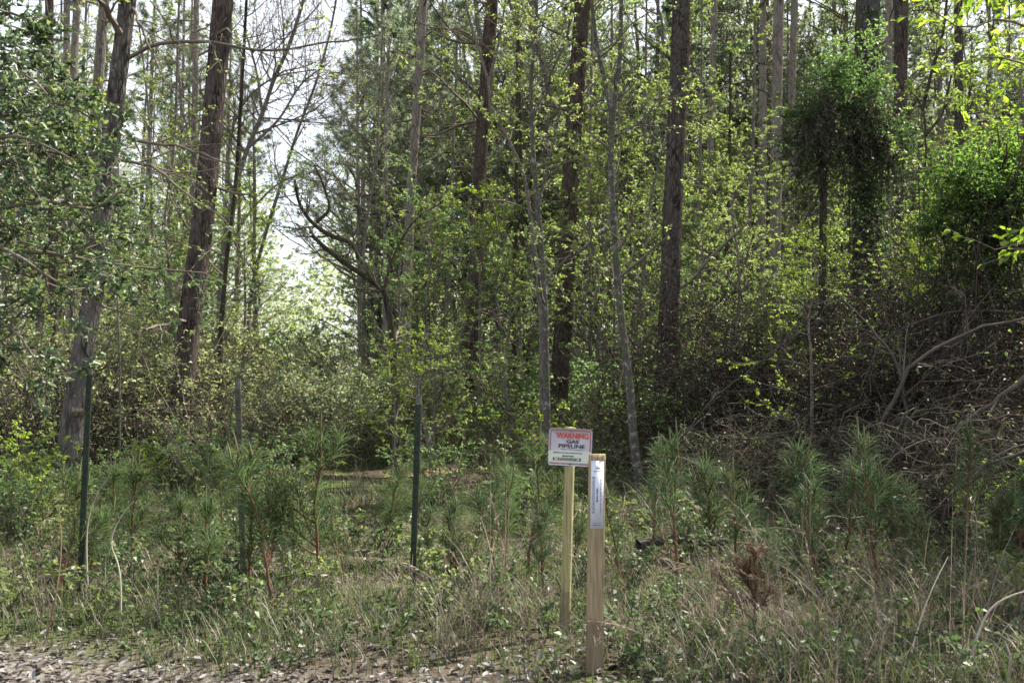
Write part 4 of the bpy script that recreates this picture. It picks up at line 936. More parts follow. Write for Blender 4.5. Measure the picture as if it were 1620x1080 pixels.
# ------------------------------------------------------------------ vines on the right
def vine_dome():
    b = at(1300, 700, 16.2); b[2] = gz(b[0], 16.2)
    root = tree_root('vine_draped_stub', b, 'dead stub capped by a dome of dark green vines with dead stems hanging below', 'vine')
    W = np.array([[0, 0, -0.1], [0.02, 0, 2.0], [0.06, 0, 4.0], [0.1, 0, 6.1]])
    me, P, R = trunk_mesh('trunk', W, 0.08, 0.05, M['dark_bark'], k=12, n=60)
    link('trunk', me, root)
    n = 2300
    g = Geo(); sg = Geo()
    lobes = [(1318, 120, 0.4, 0.5), (1285, 180, 0.4, 0.34), (1352, 165, 0.46, 0.4), (1400, 215, 0.4, 0.3), (1258, 220, 0.26, 0.26), (1330, 100, 0.28, 0.42), (1412, 255, 0.22, 0.3), (1385, 130, 0.2, 0.42), (1378, 60, 0.16, 0.4), (1375, 300, 0.24, 0.5), (1352, 230, 0.25, 0.3), (1295, 250, 0.16, 0.35), (1248, 180, 0.12, 0.2)]
    wts = np.array([l[2] ** 2 for l in lobes]); li = rng.choice(len(lobes), n, p=wts / wts.sum())
    C = np.array([rel(at(l[0], l[1], 16.2 + rng.normal(0, 0.12)), b) for l in lobes])[li]
    rad = np.array([[l[2], 0.42, l[3]] for l in lobes])[li] * rng.uniform(0.1, 1.5, (n, 1)) ** 0.7 * (1 + 0.25 * np.sin(rng.uniform(0, 6.28, (n, 1)) * 3))
    u = rng.normal(0, 1, (n, 3)); u[:, 2] = np.abs(u[:, 2]) * 0.9 - 0.35; u = nrm(u)
    pos = C + u * rad - np.stack([np.zeros(n), np.zeros(n), 1.7 * rng.uniform(0, 1, n) ** 5], 1)
    c0 = rel(at(1330, 158, 16.2), b)
    d = nrm(u + rng.normal(0, 0.6, (n, 3)))
    pp = np.zeros((n, 5, 3)); pp[:, 0] = pos - d * 0.12
    for k in range(1, 5):
        d = nrm(d + rng.normal(0, 0.3, (n, 3)) + np.array([0, 0, -0.12])); pp[:, k] = pp[:, k - 1] + d * 0.06
    tubes(sg, pp, np.full((n, 5), 0.0025), 3)
    ps, tn, ix = along(pp, 7, 0, 1)
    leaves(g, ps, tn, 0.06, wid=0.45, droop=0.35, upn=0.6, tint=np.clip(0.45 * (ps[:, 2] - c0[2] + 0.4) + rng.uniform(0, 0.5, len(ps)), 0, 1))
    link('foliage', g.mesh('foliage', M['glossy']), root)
    # hanging green strands
    m_ = 110; G_ = np.zeros((m_, 12, 3)); sx = rng.uniform(-0.75, 0.95, m_)
    G_[:, 0] = c0 + np.stack([sx, rng.normal(-0.2, 0.2, m_), rng.uniform(-0.6, 0.1, m_) - 0.3 * np.abs(sx)], 1); gl = rng.uniform(0.3, 1.7, m_) ** 1.3 / 11; gd = rng.normal(0, 0.3, (m_, 3)) + np.array([0, 0, -1.0])
    for k in range(1, 12):
        gd = nrm(gd + rng.normal(0, 0.22, (m_, 3)) + np.array([0, 0, -0.2])); G_[:, k] = G_[:, k - 1] + gd * gl[:, None]
    tubes(sg, G_, np.full((m_, 12), 0.003), 3)
    g = Geo(); ps, tn, ix = along(G_, 22, 0, 1); ps += rng.normal(0, 0.02, ps.shape)
    leaves(g, ps, tn, 0.055, wid=0.5, droop=0.6, upn=0.4, tint=rng.uniform(0.1, 0.8, len(ps)))
    link('trailing_foliage', g.mesh('trailing_foliage', M['glossy']), root)
    # hanging dead stems
    n = 620; N_ = 9
    pick = rng.uniform(0, 1, n)
    x = np.where(pick < 0.46, rng.normal(-0.34, 0.16, n), np.where(pick < 0.9, rng.normal(0.5, 0.2, n), rng.uniform(-0.75, 1.0, n))); y = rng.normal(0, 0.25, n)
    H = np.zeros((n, N_, 3)); H[:, 0] = c0 + np.stack([x, y, rng.uniform(-0.75, 0.15, n) - 0.3 * np.abs(x) ** 2], 1)
    L = np.where(pick < 0.9, rng.uniform(0.2, 2.2, n) ** 1.2, rng.uniform(0.2, 1.4, n)) * (0.6 + 0.4 * np.sin(x * 9)); dd = np.tile(np.array([0, 0, -1.0]), (n, 1)) + rng.normal(0, 0.4, (n, 3))
    for k in range(1, N_):
        dd = nrm(dd + rng.normal(0, 0.42, (n, 3)) + np.array([0, 0, -0.22])); H[:, k] = H[:, k - 1] + dd * (L / N_)[:, None]
    tubes(sg, H, np.full((n, N_), 0.004) * rng.uniform(0.6, 1.6, (n, 1)), 3)
    link('stem_tangle', sg.mesh('stem_tangle', M['twig_dark'], True), root)
    g = Geo(); ps, tn, ix = along(H, 3, 0, 1)
    leaves(g, ps, tn, 0.055, droop=0.8, upn=0.2, tint=rng.uniform(0, 0.75, len(ps)))
    link('dead_foliage', g.mesh('dead_foliage', M['dead_leaf']), root)
vine_dome()

def ivy_on_trunk():
    b = at(1372, 740, 17.5); b[2] = gz(b[0], 17.5)
    root = tree_root('climbing_ivy', b, 'ivy stems and leaves climbing the thickest trunk at right', 'vine')
    n = 26; N_ = 40; sg, g = Geo(), Geo()
    P = np.zeros((n, N_, 3)); z = np.linspace(0, 8.6, N_); a0 = rng.uniform(-2.6, 0.2, n); ph = rng.uniform(0, 6, n)
    for i in range(n):
        top = rng.uniform(3.5, 9.6); zz = np.linspace(0, top, N_); a = a0[i] + 0.5 * np.sin(zz * 0.9 + ph[i])
        r = 0.25 + rng.uniform(0, 0.04)
        P[i] = np.stack([np.cos(a) * r - 0.0 * zz, np.sin(a) * r, zz], 1)
    tubes(sg, P, np.full((n, N_), 0.012) * rng.uniform(0.4, 1.2, (n, 1)), 4)
    link('stem_tangle', sg.mesh('stem_tangle', M['twig_dark'], True), root)
    ps, tn, ix = along(P, 110, 0.1, 1.0); ps = ps + rng.normal(0, 0.09, ps.shape)
    leaves(g, ps, tn, 0.06, wid=0.7, droop=0.5, tint=rng.uniform(0, 0.6, len(ps)))
    link('foliage', g.mesh('foliage', M['glossy']), root)
ivy_on_trunk()

def vine_mound():
    """bright green vine cushion sitting on the dead thicket at right"""
    b = at(1545, 700, 12.0); b[2] = gz(b[0], 12.0)
    root = tree_root('vine_mound', b, 'bright green vine cushion on top of the dark thicket at right', 'vine')
    c0 = rel(at(1560, 290, 12.0), b); n = 2300
    lobes = [(1520, 275, 0.34, 0.34), (1585, 255, 0.4, 0.4), (1560, 315, 0.42, 0.28), (1500, 330, 0.24, 0.24), (1620, 310, 0.36, 0.36), (1475, 285, 0.16, 0.2), (1640, 260, 0.26, 0.26), (1590, 370, 0.3, 0.3), (1470, 360, 0.2, 0.2)]
    wts = np.array([l[2] ** 2 for l in lobes]); li = rng.choice(len(lobes), n, p=wts / wts.sum())
    C = np.array([rel(at(l[0], l[1], 12.0 + rng.normal(0, 0.2)), b) for l in lobes])[li]
    rad = np.array([[l[2], 0.4, l[3]] for l in lobes])[li] * rng.uniform(0.1, 1.45, (n, 1)) ** 0.8
    u = rng.normal(0, 1, (n, 3)); u[:, 2] = np.abs(u[:, 2]) - 0.35; u = nrm(u)
    pos = C + u * rad - np.stack([np.zeros(n), np.zeros(n), 1.3 * rng.uniform(0, 1, n) ** 4], 1)
    d = nrm(u + rng.normal(0, 0.5, (n, 3))); pp = np.zeros((n, 5, 3)); pp[:, 0] = pos - d * 0.1
    for k in range(1, 5):
        d = nrm(d + rng.normal(0, 0.3, (n, 3))); pp[:, k] = pp[:, k - 1] + d * 0.055
    sg, g = Geo(), Geo(); tubes(sg, pp, np.full((n, 5), 0.0022), 3)
    # stems rising from the ground through the thicket
    m_ = 90; S = np.zeros((m_, 8, 3)); S[:, 0] = np.stack([rng.normal(0, 0.7, m_), rng.normal(0, 0.4, m_), np.zeros(m_) - 0.03], 1)
    E = c0 + rng.normal(0, 0.45, (m_, 3)); t = np.linspace(0, 1, 8)[None, :, None]
    S = S[:, :1] * (1 - t) + E[:, None] * t + rng.normal(0, 0.3, (m_, 8, 3)) * np.sin(t * PI); tubes(sg, S, np.full((m_, 8), 0.006) * rng.uniform(0.4, 1.6, (m_, 1)), 5)
    link('stem_tangle', sg.mesh('stem_tangle', M['twig_dark'], True), root)
    ps, tn, ix = along(pp, 6, 0, 1)
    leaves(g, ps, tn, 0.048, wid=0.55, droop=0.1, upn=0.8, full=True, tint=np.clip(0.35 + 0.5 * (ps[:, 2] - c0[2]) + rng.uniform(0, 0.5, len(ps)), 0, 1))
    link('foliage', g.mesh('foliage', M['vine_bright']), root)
vine_mound()

# tree reaching in from the top right with large fresh leaves
def edge_tree():
    b = np.array([4.9, 7.4, 0.0]); root = tree_root('hardwood_tree', b, 'leafy branches with fresh light green leaves hanging in at the top right corner', 'tree')
    me, P, R = trunk_mesh('trunk', np.array([[0, 0, -0.1], [0.05, 0, 2], [0.0, 0.1, 4.2], [-0.2, 0.1, 6.5]]), 0.06, 0.02, M['grey_bark'], k=12, n=50)
    link('trunk', me, root)
    w, f = Geo(), Geo()
    for p0, *pp in [((4.95, 7.4, 3.4), (1640, 50, 7.2), (1580, 30, 7.1), (1520, 45, 7.0), (1480, 20, 7)), ((4.95, 7.4, 3.8), (1630, -10, 7.4), (1570, -20, 7.4), (1500, 0, 7.4), (1450, -5, 7.4)),
                    ((4.95, 7.4, 3.0), (1640, 110, 7.6), (1600, 95, 7.7), (1560, 90, 7.8), (1530, 105, 7.8)), ((4.95, 7.4, 2.2), (1680, 400, 7.2), (1640, 385, 7.1), (1600, 388, 7.0), (1575, 395, 7.0)),
                    ((4.95, 7.4, 2.6), (1680, 240, 7.2), (1650, 210, 7.1), (1625, 190, 7.0), (1600, 200, 7.0))]:
        Q = resample(rel([np.array(p0)] + [at(*q) for q in pp], b), 14); Rr = np.linspace(0.018, 0.004, 14)
        P1, R1 = children(Q[None], Rr[None], 10, 0.35, 1.0, 0.26, 0.4, 50, N=6, up=0.0, curl=0.3, rfrac=0.6, lshape=0.3)
        tubes(w, Q, Rr, 6); tubes(w, P1, np.maximum(R1, 0.0025), 4)
        pos, tan, ix = along(P1, 9, 0.2, 1.0)
        leaves(f, pos, tan, 0.07, wid=0.5, spread=0.6, droop=0.25, full=True)
    link('branchwork', w.mesh('branchwork', M['twig'], True), root)
    link('crown', f.mesh('crown', M['maple']), root)
edge_tree()

# dead arching limbs in the right thicket
DL = [([(1370, 800, 10.5), (1410, 640, 10.4), (1440, 585, 10.3), (1520, 530, 10.2), (1640, 500, 10.0)], 0.03, 'longest dead limb arching right through the thicket'),
      ([(1390, 790, 10.6), (1430, 690, 10.5), (1420, 580, 10.4), (1380, 520, 10.5), (1330, 470, 10.6)], 0.02, 'dead limb bending left through the thicket'),
      ([(1640, 580, 9.5), (1580, 630, 9.6), (1530, 665, 9.7), (1470, 720, 9.8), (1440, 800, 9.8)], 0.026, 'dark dead limb sweeping down from the right edge'),
      ([(1640, 710, 8.8), (1590, 725, 8.8), (1540, 745, 8.9), (1500, 800, 9.0), (1480, 860, 9.0)], 0.02, 'low grey dead limb at the right edge'),
      ([(1640, 500, 11.5), (1560, 490, 11.6), (1480, 500, 11.7), (1400, 540, 11.8), (1360, 620, 11.8)], 0.02, 'thin dead limb crossing the thicket high up'),
      ([(1200, 690, 12.5), (1270, 680, 12.4), (1320, 678, 12.3), (1380, 700, 12.2)], 0.012, 'pale dead branch lying level left of the arching limbs'),
      ([(1480, 360, 12.5), (1530, 380, 12.4), (1580, 395, 12.2), (1640, 405, 12.0)], 0.02, 'grey dead limb below the bright green mound'),
      ([(1080, 690, 12.5), (1120, 640, 12.4), (1220, 560, 12.4), (1300, 500, 12.3)], 0.010, 'thin grey dead branch slanting up beside the dark plated pine')]
for pts, r, lab in DL:
    W = [at(*p) for p in pts]; b = np.array(W[0])
    root = tree_root('dead_branch', b, lab, 'branch', 'dead branches in the right thicket')
    limb(root, b, W, r, r * 0.4, 'dead_wood', 9, 0.34, 50, -0.1, name='limb', subN=4)

# ------------------------------------------------------------------ steel posts
def tpost(top, bot, Y, mat, tipm, label, wpx=9.5):
    T, B = at(*top, Y), at(*bot, Y); B[2] = gz(B[0], Y) - 0.05
    ax = T - B; H = np.linalg.norm(ax); b = B
    root = tree_root('fence_post', b, label, 'fence post', 'steel fence posts')
    def sweep(prof, z0, z1):
        g = Geo(); P = []
        for z in (z0, z1):
            for x, y in prof: P.append(ax * z + np.array([x, y, 0]))
        n = len(prof); g.add(P, [[i, (i + 1) % n, n + (i + 1) % n, n + i] for i in range(n)])
        return g
    w = wpx * Y / FPX / 2; t = 0.005; f = 0.026
    prof = [(-w, -0.02), (w, -0.02), (w, -0.02 + t), (t / 2, -0.02 + t), (t / 2, f), (-t / 2, f), (-t / 2, -0.02 + t), (-w, -0.02 + t)]
    g = sweep(prof, 0, 0.955); n = 8
    for k in range(int(H / 0.054) - 2):      # studs on the face
        z = (k + 1.5) * 0.054 / H
        if z > 0.92: break
        box(g, ax * z + np.array([0, -0.0235, 0]), (0.016, 0.007, 0.012))
    link('shaft', g.mesh('shaft', M[mat]), root)
    g = sweep(prof, 0.955, 1.0); g.add([ax * 1.0 + np.array([x, y, 0]) for x, y in prof], [[0, 1, 2, 3], [0, 3, 6, 7], [3, 4, 5, 6]])
    link('tip', g.mesh('tip', M[tipm]), root)
tpost((144, 575), (127, 960), 7.2, 'post_green', 'post_tip', 'green steel fence post leaning right at far left, tallest of the three')
tpost((377, 600), (388, 955), 7.3, 'post_grey', 'post_tip', 'weathered grey steel fence post, middle of the three')
tpost((663, 625), (652, 950), 7.3, 'post_green', 'post_tip', 'dark green steel fence post with worn tip, nearest the warning sign')

# ------------------------------------------------------------------ gas pipeline sign and marker board
def text_mesh(s, size, bold=0.0, sx=1.0):
    cu = bpy.data.curves.new('lettering', 'FONT'); cu.body = s; cu.size = size; cu.align_x = 'CENTER'; cu.align_y = 'CENTER'; cu.offset = bold
    cu.resolution_u = 3
    o = bpy.data.objects.new('tmp_text', cu); COL.objects.link(o)
    bpy.context.view_layer.update()
    me = bpy.data.meshes.new_from_object(o.evaluated_get(bpy.context.evaluated_depsgraph_get()))
    bpy.data.objects.remove(o)
    if sx != 1.0:
        for v in me.vertices: v.co.x *= sx
    return me
def plate_text(parent, s, width, cap, x, z, y, mat, bold=0.0):
    me = text_mesh(s, 0.05, bold)
    n = len(me.vertices); co = np.empty(n * 3, np.float32); me.vertices.foreach_get('co', co); co = co.reshape(-1, 3)
    lo, hi = co.min(0), co.max(0)
    co[:, 0] = (co[:, 0] - (lo[0] + hi[0]) / 2) * width / (hi[0] - lo[0]); co[:, 1] = (co[:, 1] - (lo[1] + hi[1]) / 2) * cap / (hi[1] - lo[1]); co[:, 2] = 0
    me.vertices.foreach_set('co', co.ravel()); me.update()
    me.materials.clear(); me.materials.append(M[mat])
    o = link('lettering', me, parent); o.location = (x, y, z); o.rotation_euler = (PI / 2, 0, 0)
    return o
def rounded(w, h, r, n=6):
    out = []
    for cx, cz, a0 in ((w / 2 - r, h / 2 - r, 0), (-w / 2 + r, h / 2 - r, PI / 2), (-w / 2 + r, -h / 2 + r, PI), (w / 2 - r, -h / 2 + r, 1.5 * PI)):
        for k in range(n + 1):
            a = a0 + PI / 2 * k / n; out.append((cx + r * math.cos(a), cz + r * math.sin(a)))
    return out

YS = 6.2
def gas_sign():
    B = at(893, 1005, YS); B[2] = gz(B[0], YS); T = at(903, 676, YS)
    root = tree_root('warning_sign', B, 'white gas pipeline warning sign with red heading on a round yellowish wooden post', 'sign')
    ax = T - B; ax[2] += 0.0
    me, P, R = trunk_mesh('post', np.array([ax * f for f in (-0.04, 0.3, 0.6, 1.0)]), 0.033, 0.030, M['round_wood'], k=24, n=60, rough=0.012, flare=0.0)
    po = link('post', me, root)
    g = Geo(); a = np.arange(24) * 2 * PI / 24; t = P[-1]
    g.add(np.concatenate([np.stack([np.cos(a) * 0.0305, np.sin(a) * 0.0305, a * 0], 1) + t - np.array([0, 0, 0.001]), [t + np.array([0, 0, 0.004])]]), T=[[i, (i + 1) % 24, 24] for i in range(24)])
    link('post_cap', g.mesh('post_cap', M['round_wood']), po)
    # panel, slightly rotated clockwise like the photo, bent at its right side
    C = rel(at(902, 707, YS - 0.036), B); w, h = 0.268, 0.228
    panel = empty('panel_mount', tuple(C)); panel.parent = root
    bpy.data.objects.remove(panel)
    prof = rounded(w, h, 0.02, 6); n = len(prof); g = Geo()
    F = [(x, -0.0015, z) for x, z in prof]; Bk = [(x, 0.0015, z) for x, z in prof]
    g.add(F + Bk + [(0, -0.0015, 0), (0, 0.0015, 0)], [[i, n + i, n + (i + 1) % n, (i + 1) % n] for i in range(n)], [[2 * n, (i + 1) % n, i] for i in range(n)] + [[2 * n + 1, n + i, n + (i + 1) % n] for i in range(n)])
    pan = link('panel', g.mesh('panel', M['sign_white']), root); pan.location = C; pan.rotation_euler = (0.02, math.radians(2.6), math.radians(-4))
    def ring(wi, hi, wo, ho, y, mat, nm):
        a, b_ = rounded(wi, hi, 0.012, 6), rounded(wo, ho, 0.016, 6); k = len(a); g = Geo()
        g.add([(x, y, z) for x, z in b_] + [(x, y, z) for x, z in a], [[i, (i + 1) % k, k + (i + 1) % k, k + i] for i in range(k)])
        return link(nm, g.mesh(nm, M[mat]), pan)
    ring(w - 0.03, h - 0.028, w - 0.018, h - 0.016, -0.003, 'maroon', 'border')
    g = Geo(); g.add([(-w / 2 + 0.002, -0.0042, -0.096), (w / 2 - 0.004, -0.0042, -0.096), (w / 2 - 0.004, -0.0042, -0.024), (-w / 2 + 0.002, -0.0042, -0.024)], [[0, 1, 2, 3]])
    st = link('sticker', g.mesh('sticker', M['sticker']), pan)
    plate_text(pan, 'WARNING', 0.198, 0.034, 0.012, 0.070, -0.0042, 'red', 0.0019)
    plate_text(pan, 'GAS', 0.076, 0.021, 0.014, 0.0345, -0.0042, 'ink', 0.0016)
    plate_text(pan, 'PIPELINE', 0.160, 0.0235, 0.009, 0.0065, -0.0042, 'ink', 0.0013)
    def dashes(y0, x0, x1, h_, nn, yy, mat='ink'):      # print too small to be read in the photograph
        g = Geo(); x = x0
        r = np.random.default_rng(int((y0 + 1) * 1e5))
        while x < x1:
            L = r.uniform(0.004, 0.012); e = min(x + L, x1); hh = h_ * r.uniform(0.7, 1.1)
            g.add([(x, yy, y0 - hh / 2), (e, yy, y0 - hh / 2), (e, yy, y0 + hh / 2), (x, yy, y0 + hh / 2)], [[0, 1, 2, 3]]); x = e + 0.0022
        return link('small_print', g.mesh('small_print', M[mat]), pan)
    dashes(-0.0145, -0.055, 0.075, 0.0045, 1, -0.0044, 'blue_ink')
    dashes(-0.0355, -0.103, 0.075, 0.006, 1, -0.0056)
    dashes(-0.055, -0.045, 0.024, 0.0085, 1, -0.0056)
    g = Geo(); x0, x1, z0, z1, t = -0.103, 0.068, -0.084, -0.066, 0.0028
    for c in ((x0, x1, z0, z0 + t), (x0, x1, z1 - t, z1), (x0, x0 + t * 3, z0 + t, z1 - t), (x1 - t * 3, x1, z0 + t, z1 - t)):
        g.add([(c[0], -0.0056, c[2]), (c[1], -0.0056, c[2]), (c[1], -0.0056, c[3]), (c[0], -0.0056, c[3])], [[0, 1, 2, 3]])
    link('printed_box', g.mesh('printed_box', M['ink']), pan)
    dashes(-0.075, -0.075, 0.048, 0.0075, 1, -0.0056)
    for z in (0.1, -0.103):
        g = Geo(); a = np.arange(10) * 2 * PI / 10
        V = [(0.006 * math.cos(q), -0.003, 0.006 * math.sin(q)) for q in a] + [(0.005 * math.cos(q), -0.008, 0.005 * math.sin(q)) for q in a] + [(0, -0.009, 0)]
        g.add(V, [[i, 10 + i, 10 + (i + 1) % 10, (i + 1) % 10] for i in range(10)], [[20, 10 + (i + 1) % 10, 10 + i] for i in range(10)])
        o = link('bolt', g.mesh('bolt', M['bolt']), pan); o.location = (0.004, 0, z)
gas_sign()

def marker():
    Y = 5.4; B = at(940, 1066, Y); B[2] = gz(B[0], Y); T = at(944.5, 718, Y)
    root = tree_root('marker_post', B, 'flat tan wooden marker board with a tall white label, front right of the warning sign', 'marker')
    ax = T - B; H = ax[2]; w, d = 0.090, 0.036
    g = Geo(); nseg = 26; V = []; prof = rounded(w, d, 0.004, 2); n = len(prof)
    for k in range(nseg + 1):
        z = -0.06 + (H + 0.06) * k / nseg
        for x, y in prof: V.append((x + ax[0] * z / H + rng.normal(0, 0.0004), y, z))
    Q = [[k * n + i, k * n + (i + 1) % n, (k + 1) * n + (i + 1) % n, (k + 1) * n + i] for k in range(nseg) for i in range(n)]
    c = len(V); V.append((ax[0], 0, H + 0.0005)); g.add(V, Q, [[c, nseg * n + i, nseg * n + (i + 1) % n] for i in range(n)])
    link('board', g.mesh('board', M['board']), root).rotation_euler = (0, 0, 0)
    lz0, lz1 = H - 0.397, H - 0.035; lw = 0.069; yy = -d / 2 - 0.003
    tilt = math.atan2(ax[0], H); cx = ax[0] * (lz0 + lz1) / 2 / H + 0.0015; cz = (lz0 + lz1) / 2; h = lz1 - lz0
    g = Geo(); g.add([(-lw / 2, 0, -h / 2), (lw / 2, 0, -h / 2), (lw / 2, 0, h / 2), (-lw / 2, 0, h / 2), (-lw / 2, .002, -h / 2), (lw / 2, .002, -h / 2), (lw / 2, .002, h / 2), (-lw / 2, .002, h / 2)],
                     [[0, 1, 2, 3], [0, 4, 5, 1], [1, 5, 6, 2], [2, 6, 7, 3], [3, 7, 4, 0]])
    lab = link('label_plate', g.mesh('label_plate', M['label_white']), root); lab.location = (cx, yy, cz); lab.rotation_euler = (0, tilt, 0)
    r = np.random.default_rng(9)
    def quad(g, x0, x1, z0, z1): g.add([(x0, -0.0018, z0), (x1, -0.0018, z0), (x1, -0.0018, z1), (x0, -0.0018, z1)], [[0, 1, 2, 3]])
    # emblem: small round crest with a line of print beneath
    g = Geo()
    for a in range(12):
        q0, q1 = PI + PI * a / 12, PI + PI * (a + 1) / 12
        g.add([(0.004, -0.0018, h / 2 - 0.036), (0.004 + 0.013 * math.cos(q0), -0.0018, h / 2 - 0.036 + 0.009 * math.sin(q0)), (0.004 + 0.013 * math.cos(q1), -0.0018, h / 2 - 0.036 + 0.009 * math.sin(q1))], T=[[0, 1, 2]])
    for k in range(5): quad(g, -0.008 + k * 0.0052, -0.0045 + k * 0.0052, h / 2 - 0.034, h / 2 - 0.028 + 0.003 * math.sin(k * 1.2))
    link('emblem', g.mesh('emblem', M['blue_ink']), lab)
    def vline(x, z0, z1, wd, mat='blue_ink', gap=0.003):
        g = Geo(); z = z1
        while z > z0:
            L = r.uniform(0.004, 0.014); e = max(z - L, z0); ww = wd * r.uniform(0.7, 1.1); quad(g, x - ww / 2, x + ww / 2, e, z); z = e - gap
        link('small_print', g.mesh('small_print', M[mat]), lab)
    def hline(z, x0, x1, wd):
        g = Geo(); x = x0
        while x < x1:
            L = r.uniform(0.003, 0.008); e = min(x + L, x1); quad(g, x, e, z - wd / 2, z + wd / 2); x = e + 0.0016
        link('small_print', g.mesh('small_print', M['blue_ink']), lab)
    hline(h / 2 - 0.055, -0.02, 0.028, 0.005); hline(-h / 2 + 0.030, -0.022, 0.022, 0.0022); hline(-h / 2 + 0.018, -0.022, 0.024, 0.005)
    vline(0.020, -0.098, 0.098, 0.005); vline(0.0, -0.04, 0.035, 0.008, 'ink')
    vline(-0.02, -0.088, 0.09, 0.0045)
    g = Geo()
    for x0, x1, z0, z1 in ((-0.0275, -0.0258, -0.098, 0.096), (-0.0142, -0.0125, -0.098, 0.096), (-0.0257, -0.0143, 0.09, 0.096), (-0.0257, -0.0143, -0.098, -0.092)): quad(g, x0, x1, z0, z1)
    link('printed_box', g.mesh('printed_box', M['blue_ink']), lab)
marker()

# ------------------------------------------------------------------ foreground plants
def ordinal_labels(items, phrase, where):
    """items: list of px; label by left-to-right order within each named place"""
    order = {}
    for i, px in enumerate(items): order.setdefault(where(px), []).append((px, i))
    out = {}
    names = ['leftmost', 'second from left', 'third from left', 'fourth from left', 'fifth from left', 'sixth from left', 'seventh from left', 'eighth from left', 'ninth from left', 'tenth from left']
    for w, l in order.items():
        l.sort()
        for k, (_, i) in enumerate(l):
            if len(l) == 1: out[i] = f'{phrase}, the only one {w}'
            else: out[i] = f'{phrase}, {names[k] if k < len(l) - 1 else "rightmost"} of those {w}'
    return [out[i] for i in range(len(items))]
def front(px):
    for lim, s in ((125, 'left of the left steel post'), (255, 'right of the left steel post'), (378, 'left of the grey steel post'), (520, 'right of the grey steel post'),
                   (655, 'left of the right steel post'), (760, 'right of the right steel post'), (890, 'left of the round sign post'), (935, 'between sign post and marker board'), (1080, 'just right of the marker board'), (1260, 'right of the marker board'),
                   (1440, 'under the dead arching limbs'), (9999, 'in the lower right corner')):
        if px < lim: return s
SP = [(95, 7.0, 1.0), (130, 7.6, 1.05), (205, 8.2, 1.0), (290, 7.9, 0.95), (330, 7.5, 1.1), (395, 7.0, 1.15), (440, 6.8, 1.1), (470, 8.2, 1.0), (500, 7.2, 1.1), (545, 8.0, 0.9), (590, 8.6, 0.9), (620, 9.2, 1.0),
      (690, 8.6, 1.0), (725, 8.0, 0.95), (770, 8.8, 1.05), (800, 7.8, 1.0), (835, 8.4, 1.05), (860, 7.6, 0.9), (180, 9.4, 1.1), (350, 9.6, 1.1), (660, 10, 1.1)]
labs = ordinal_labels([p[0] for p in SP], 'young long-needled pine', front)
for (px, Y, s), lab in zip(SP, labs):
    k = SEEDL[int(rng.integers(4))] if px < 640 else (SEEDL + SEEDB)[int(rng.integers(7))]
    place(k, 'pine_seedling', float(at(px, 900, Y)[0]), Y, rng.uniform(0, 6.28), s * rng.uniform(0.72, 1.15), lab, 'young pine', 'young pines along the verge', tilt=0.13)
SB = [(990, 7.2, 0.95), (1030, 8.4, 1.1), (1075, 7.6, 1.0), (1120, 8.8, 1.1), (1165, 8.0, 1.0), (1215, 7.0, 0.85), (1250, 8.4, 1.1), (1300, 7.5, 1.0), (1340, 8.6, 1.15), (1385, 7.6, 1.0), (1430, 8.4, 1.1), (1480, 7.4, 0.95), (1530, 8.2, 1.1), (1575, 7.6, 1.0), (1610, 8.4, 1.1), (910, 8.6, 0.95)]
labs = ordinal_labels([p[0] for p in SB], 'young bluish-green pine', front)
for (px, Y, s), lab in zip(SB, labs):
    place(SEEDB[int(rng.integers(3))], 'pine_seedling', float(at(px, 900, Y)[0]), Y, rng.uniform(0, 6.28), s * rng.uniform(0.8, 1.3), lab, 'young pine', 'young pines along the verge', tilt=0.13)
for px, Y, s, lab in [(1190, 6.05, 0.8, 'rust-brown dead young pine right of the marker board')]:
    place(SEEDD[0], 'dead_pine_seedling', float(at(px, 900, Y)[0]), Y, rng.uniform(0, 6.28), s, lab, 'dead young pine', None, tilt=0.05)
SG = [(765, 6.3, 0, 1.0), (790, 6.6, 3, 1.0), (700, 6.0, 2, 1.0), (745, 5.9, 1, 0.9), (640, 7.0, 2, 1.0), (560, 6.8, 2, 0.9), (830, 6.4, 2, 0.8), (1130, 6.4, 1, 0.9), (1230, 6.2, 3, 0.8), (1330, 6.2, 0, 0.8), (1410, 6.0, 1, 0.9), (1460, 6.3, 0, 0.9), (1520, 5.8, 3, 0.9), (1555, 6.0, 0, 0.95), (1600, 6.3, 1, 0.9), (1120, 10.5, 0, 1.1), (1150, 11.5, 3, 1.2), (1000, 6.0, 2, 0.8), (1380, 8.0, 0, 1.0), (60, 6.8, 2, 0.9), (250, 6.6, 2, 0.8), (430, 6.4, 2, 0.7), (1280, 7.2, 3, 0.9), (640, 12, 1, 0.9), (560, 13.5, 1, 1.0), (1050, 9.5, 0, 0.9)]
labs = ordinal_labels([p[0] for p in SG], 'dry tan grass clump', front)
for (px, Y, v, s), lab in zip(SG, labs):
    place(STRAW[v], 'dry_grass_clump', float(at(px, 950, Y)[0]), Y, rng.uniform(0, 6.28), s, lab, 'grass clump', 'dry grass clumps', tilt=0.08)
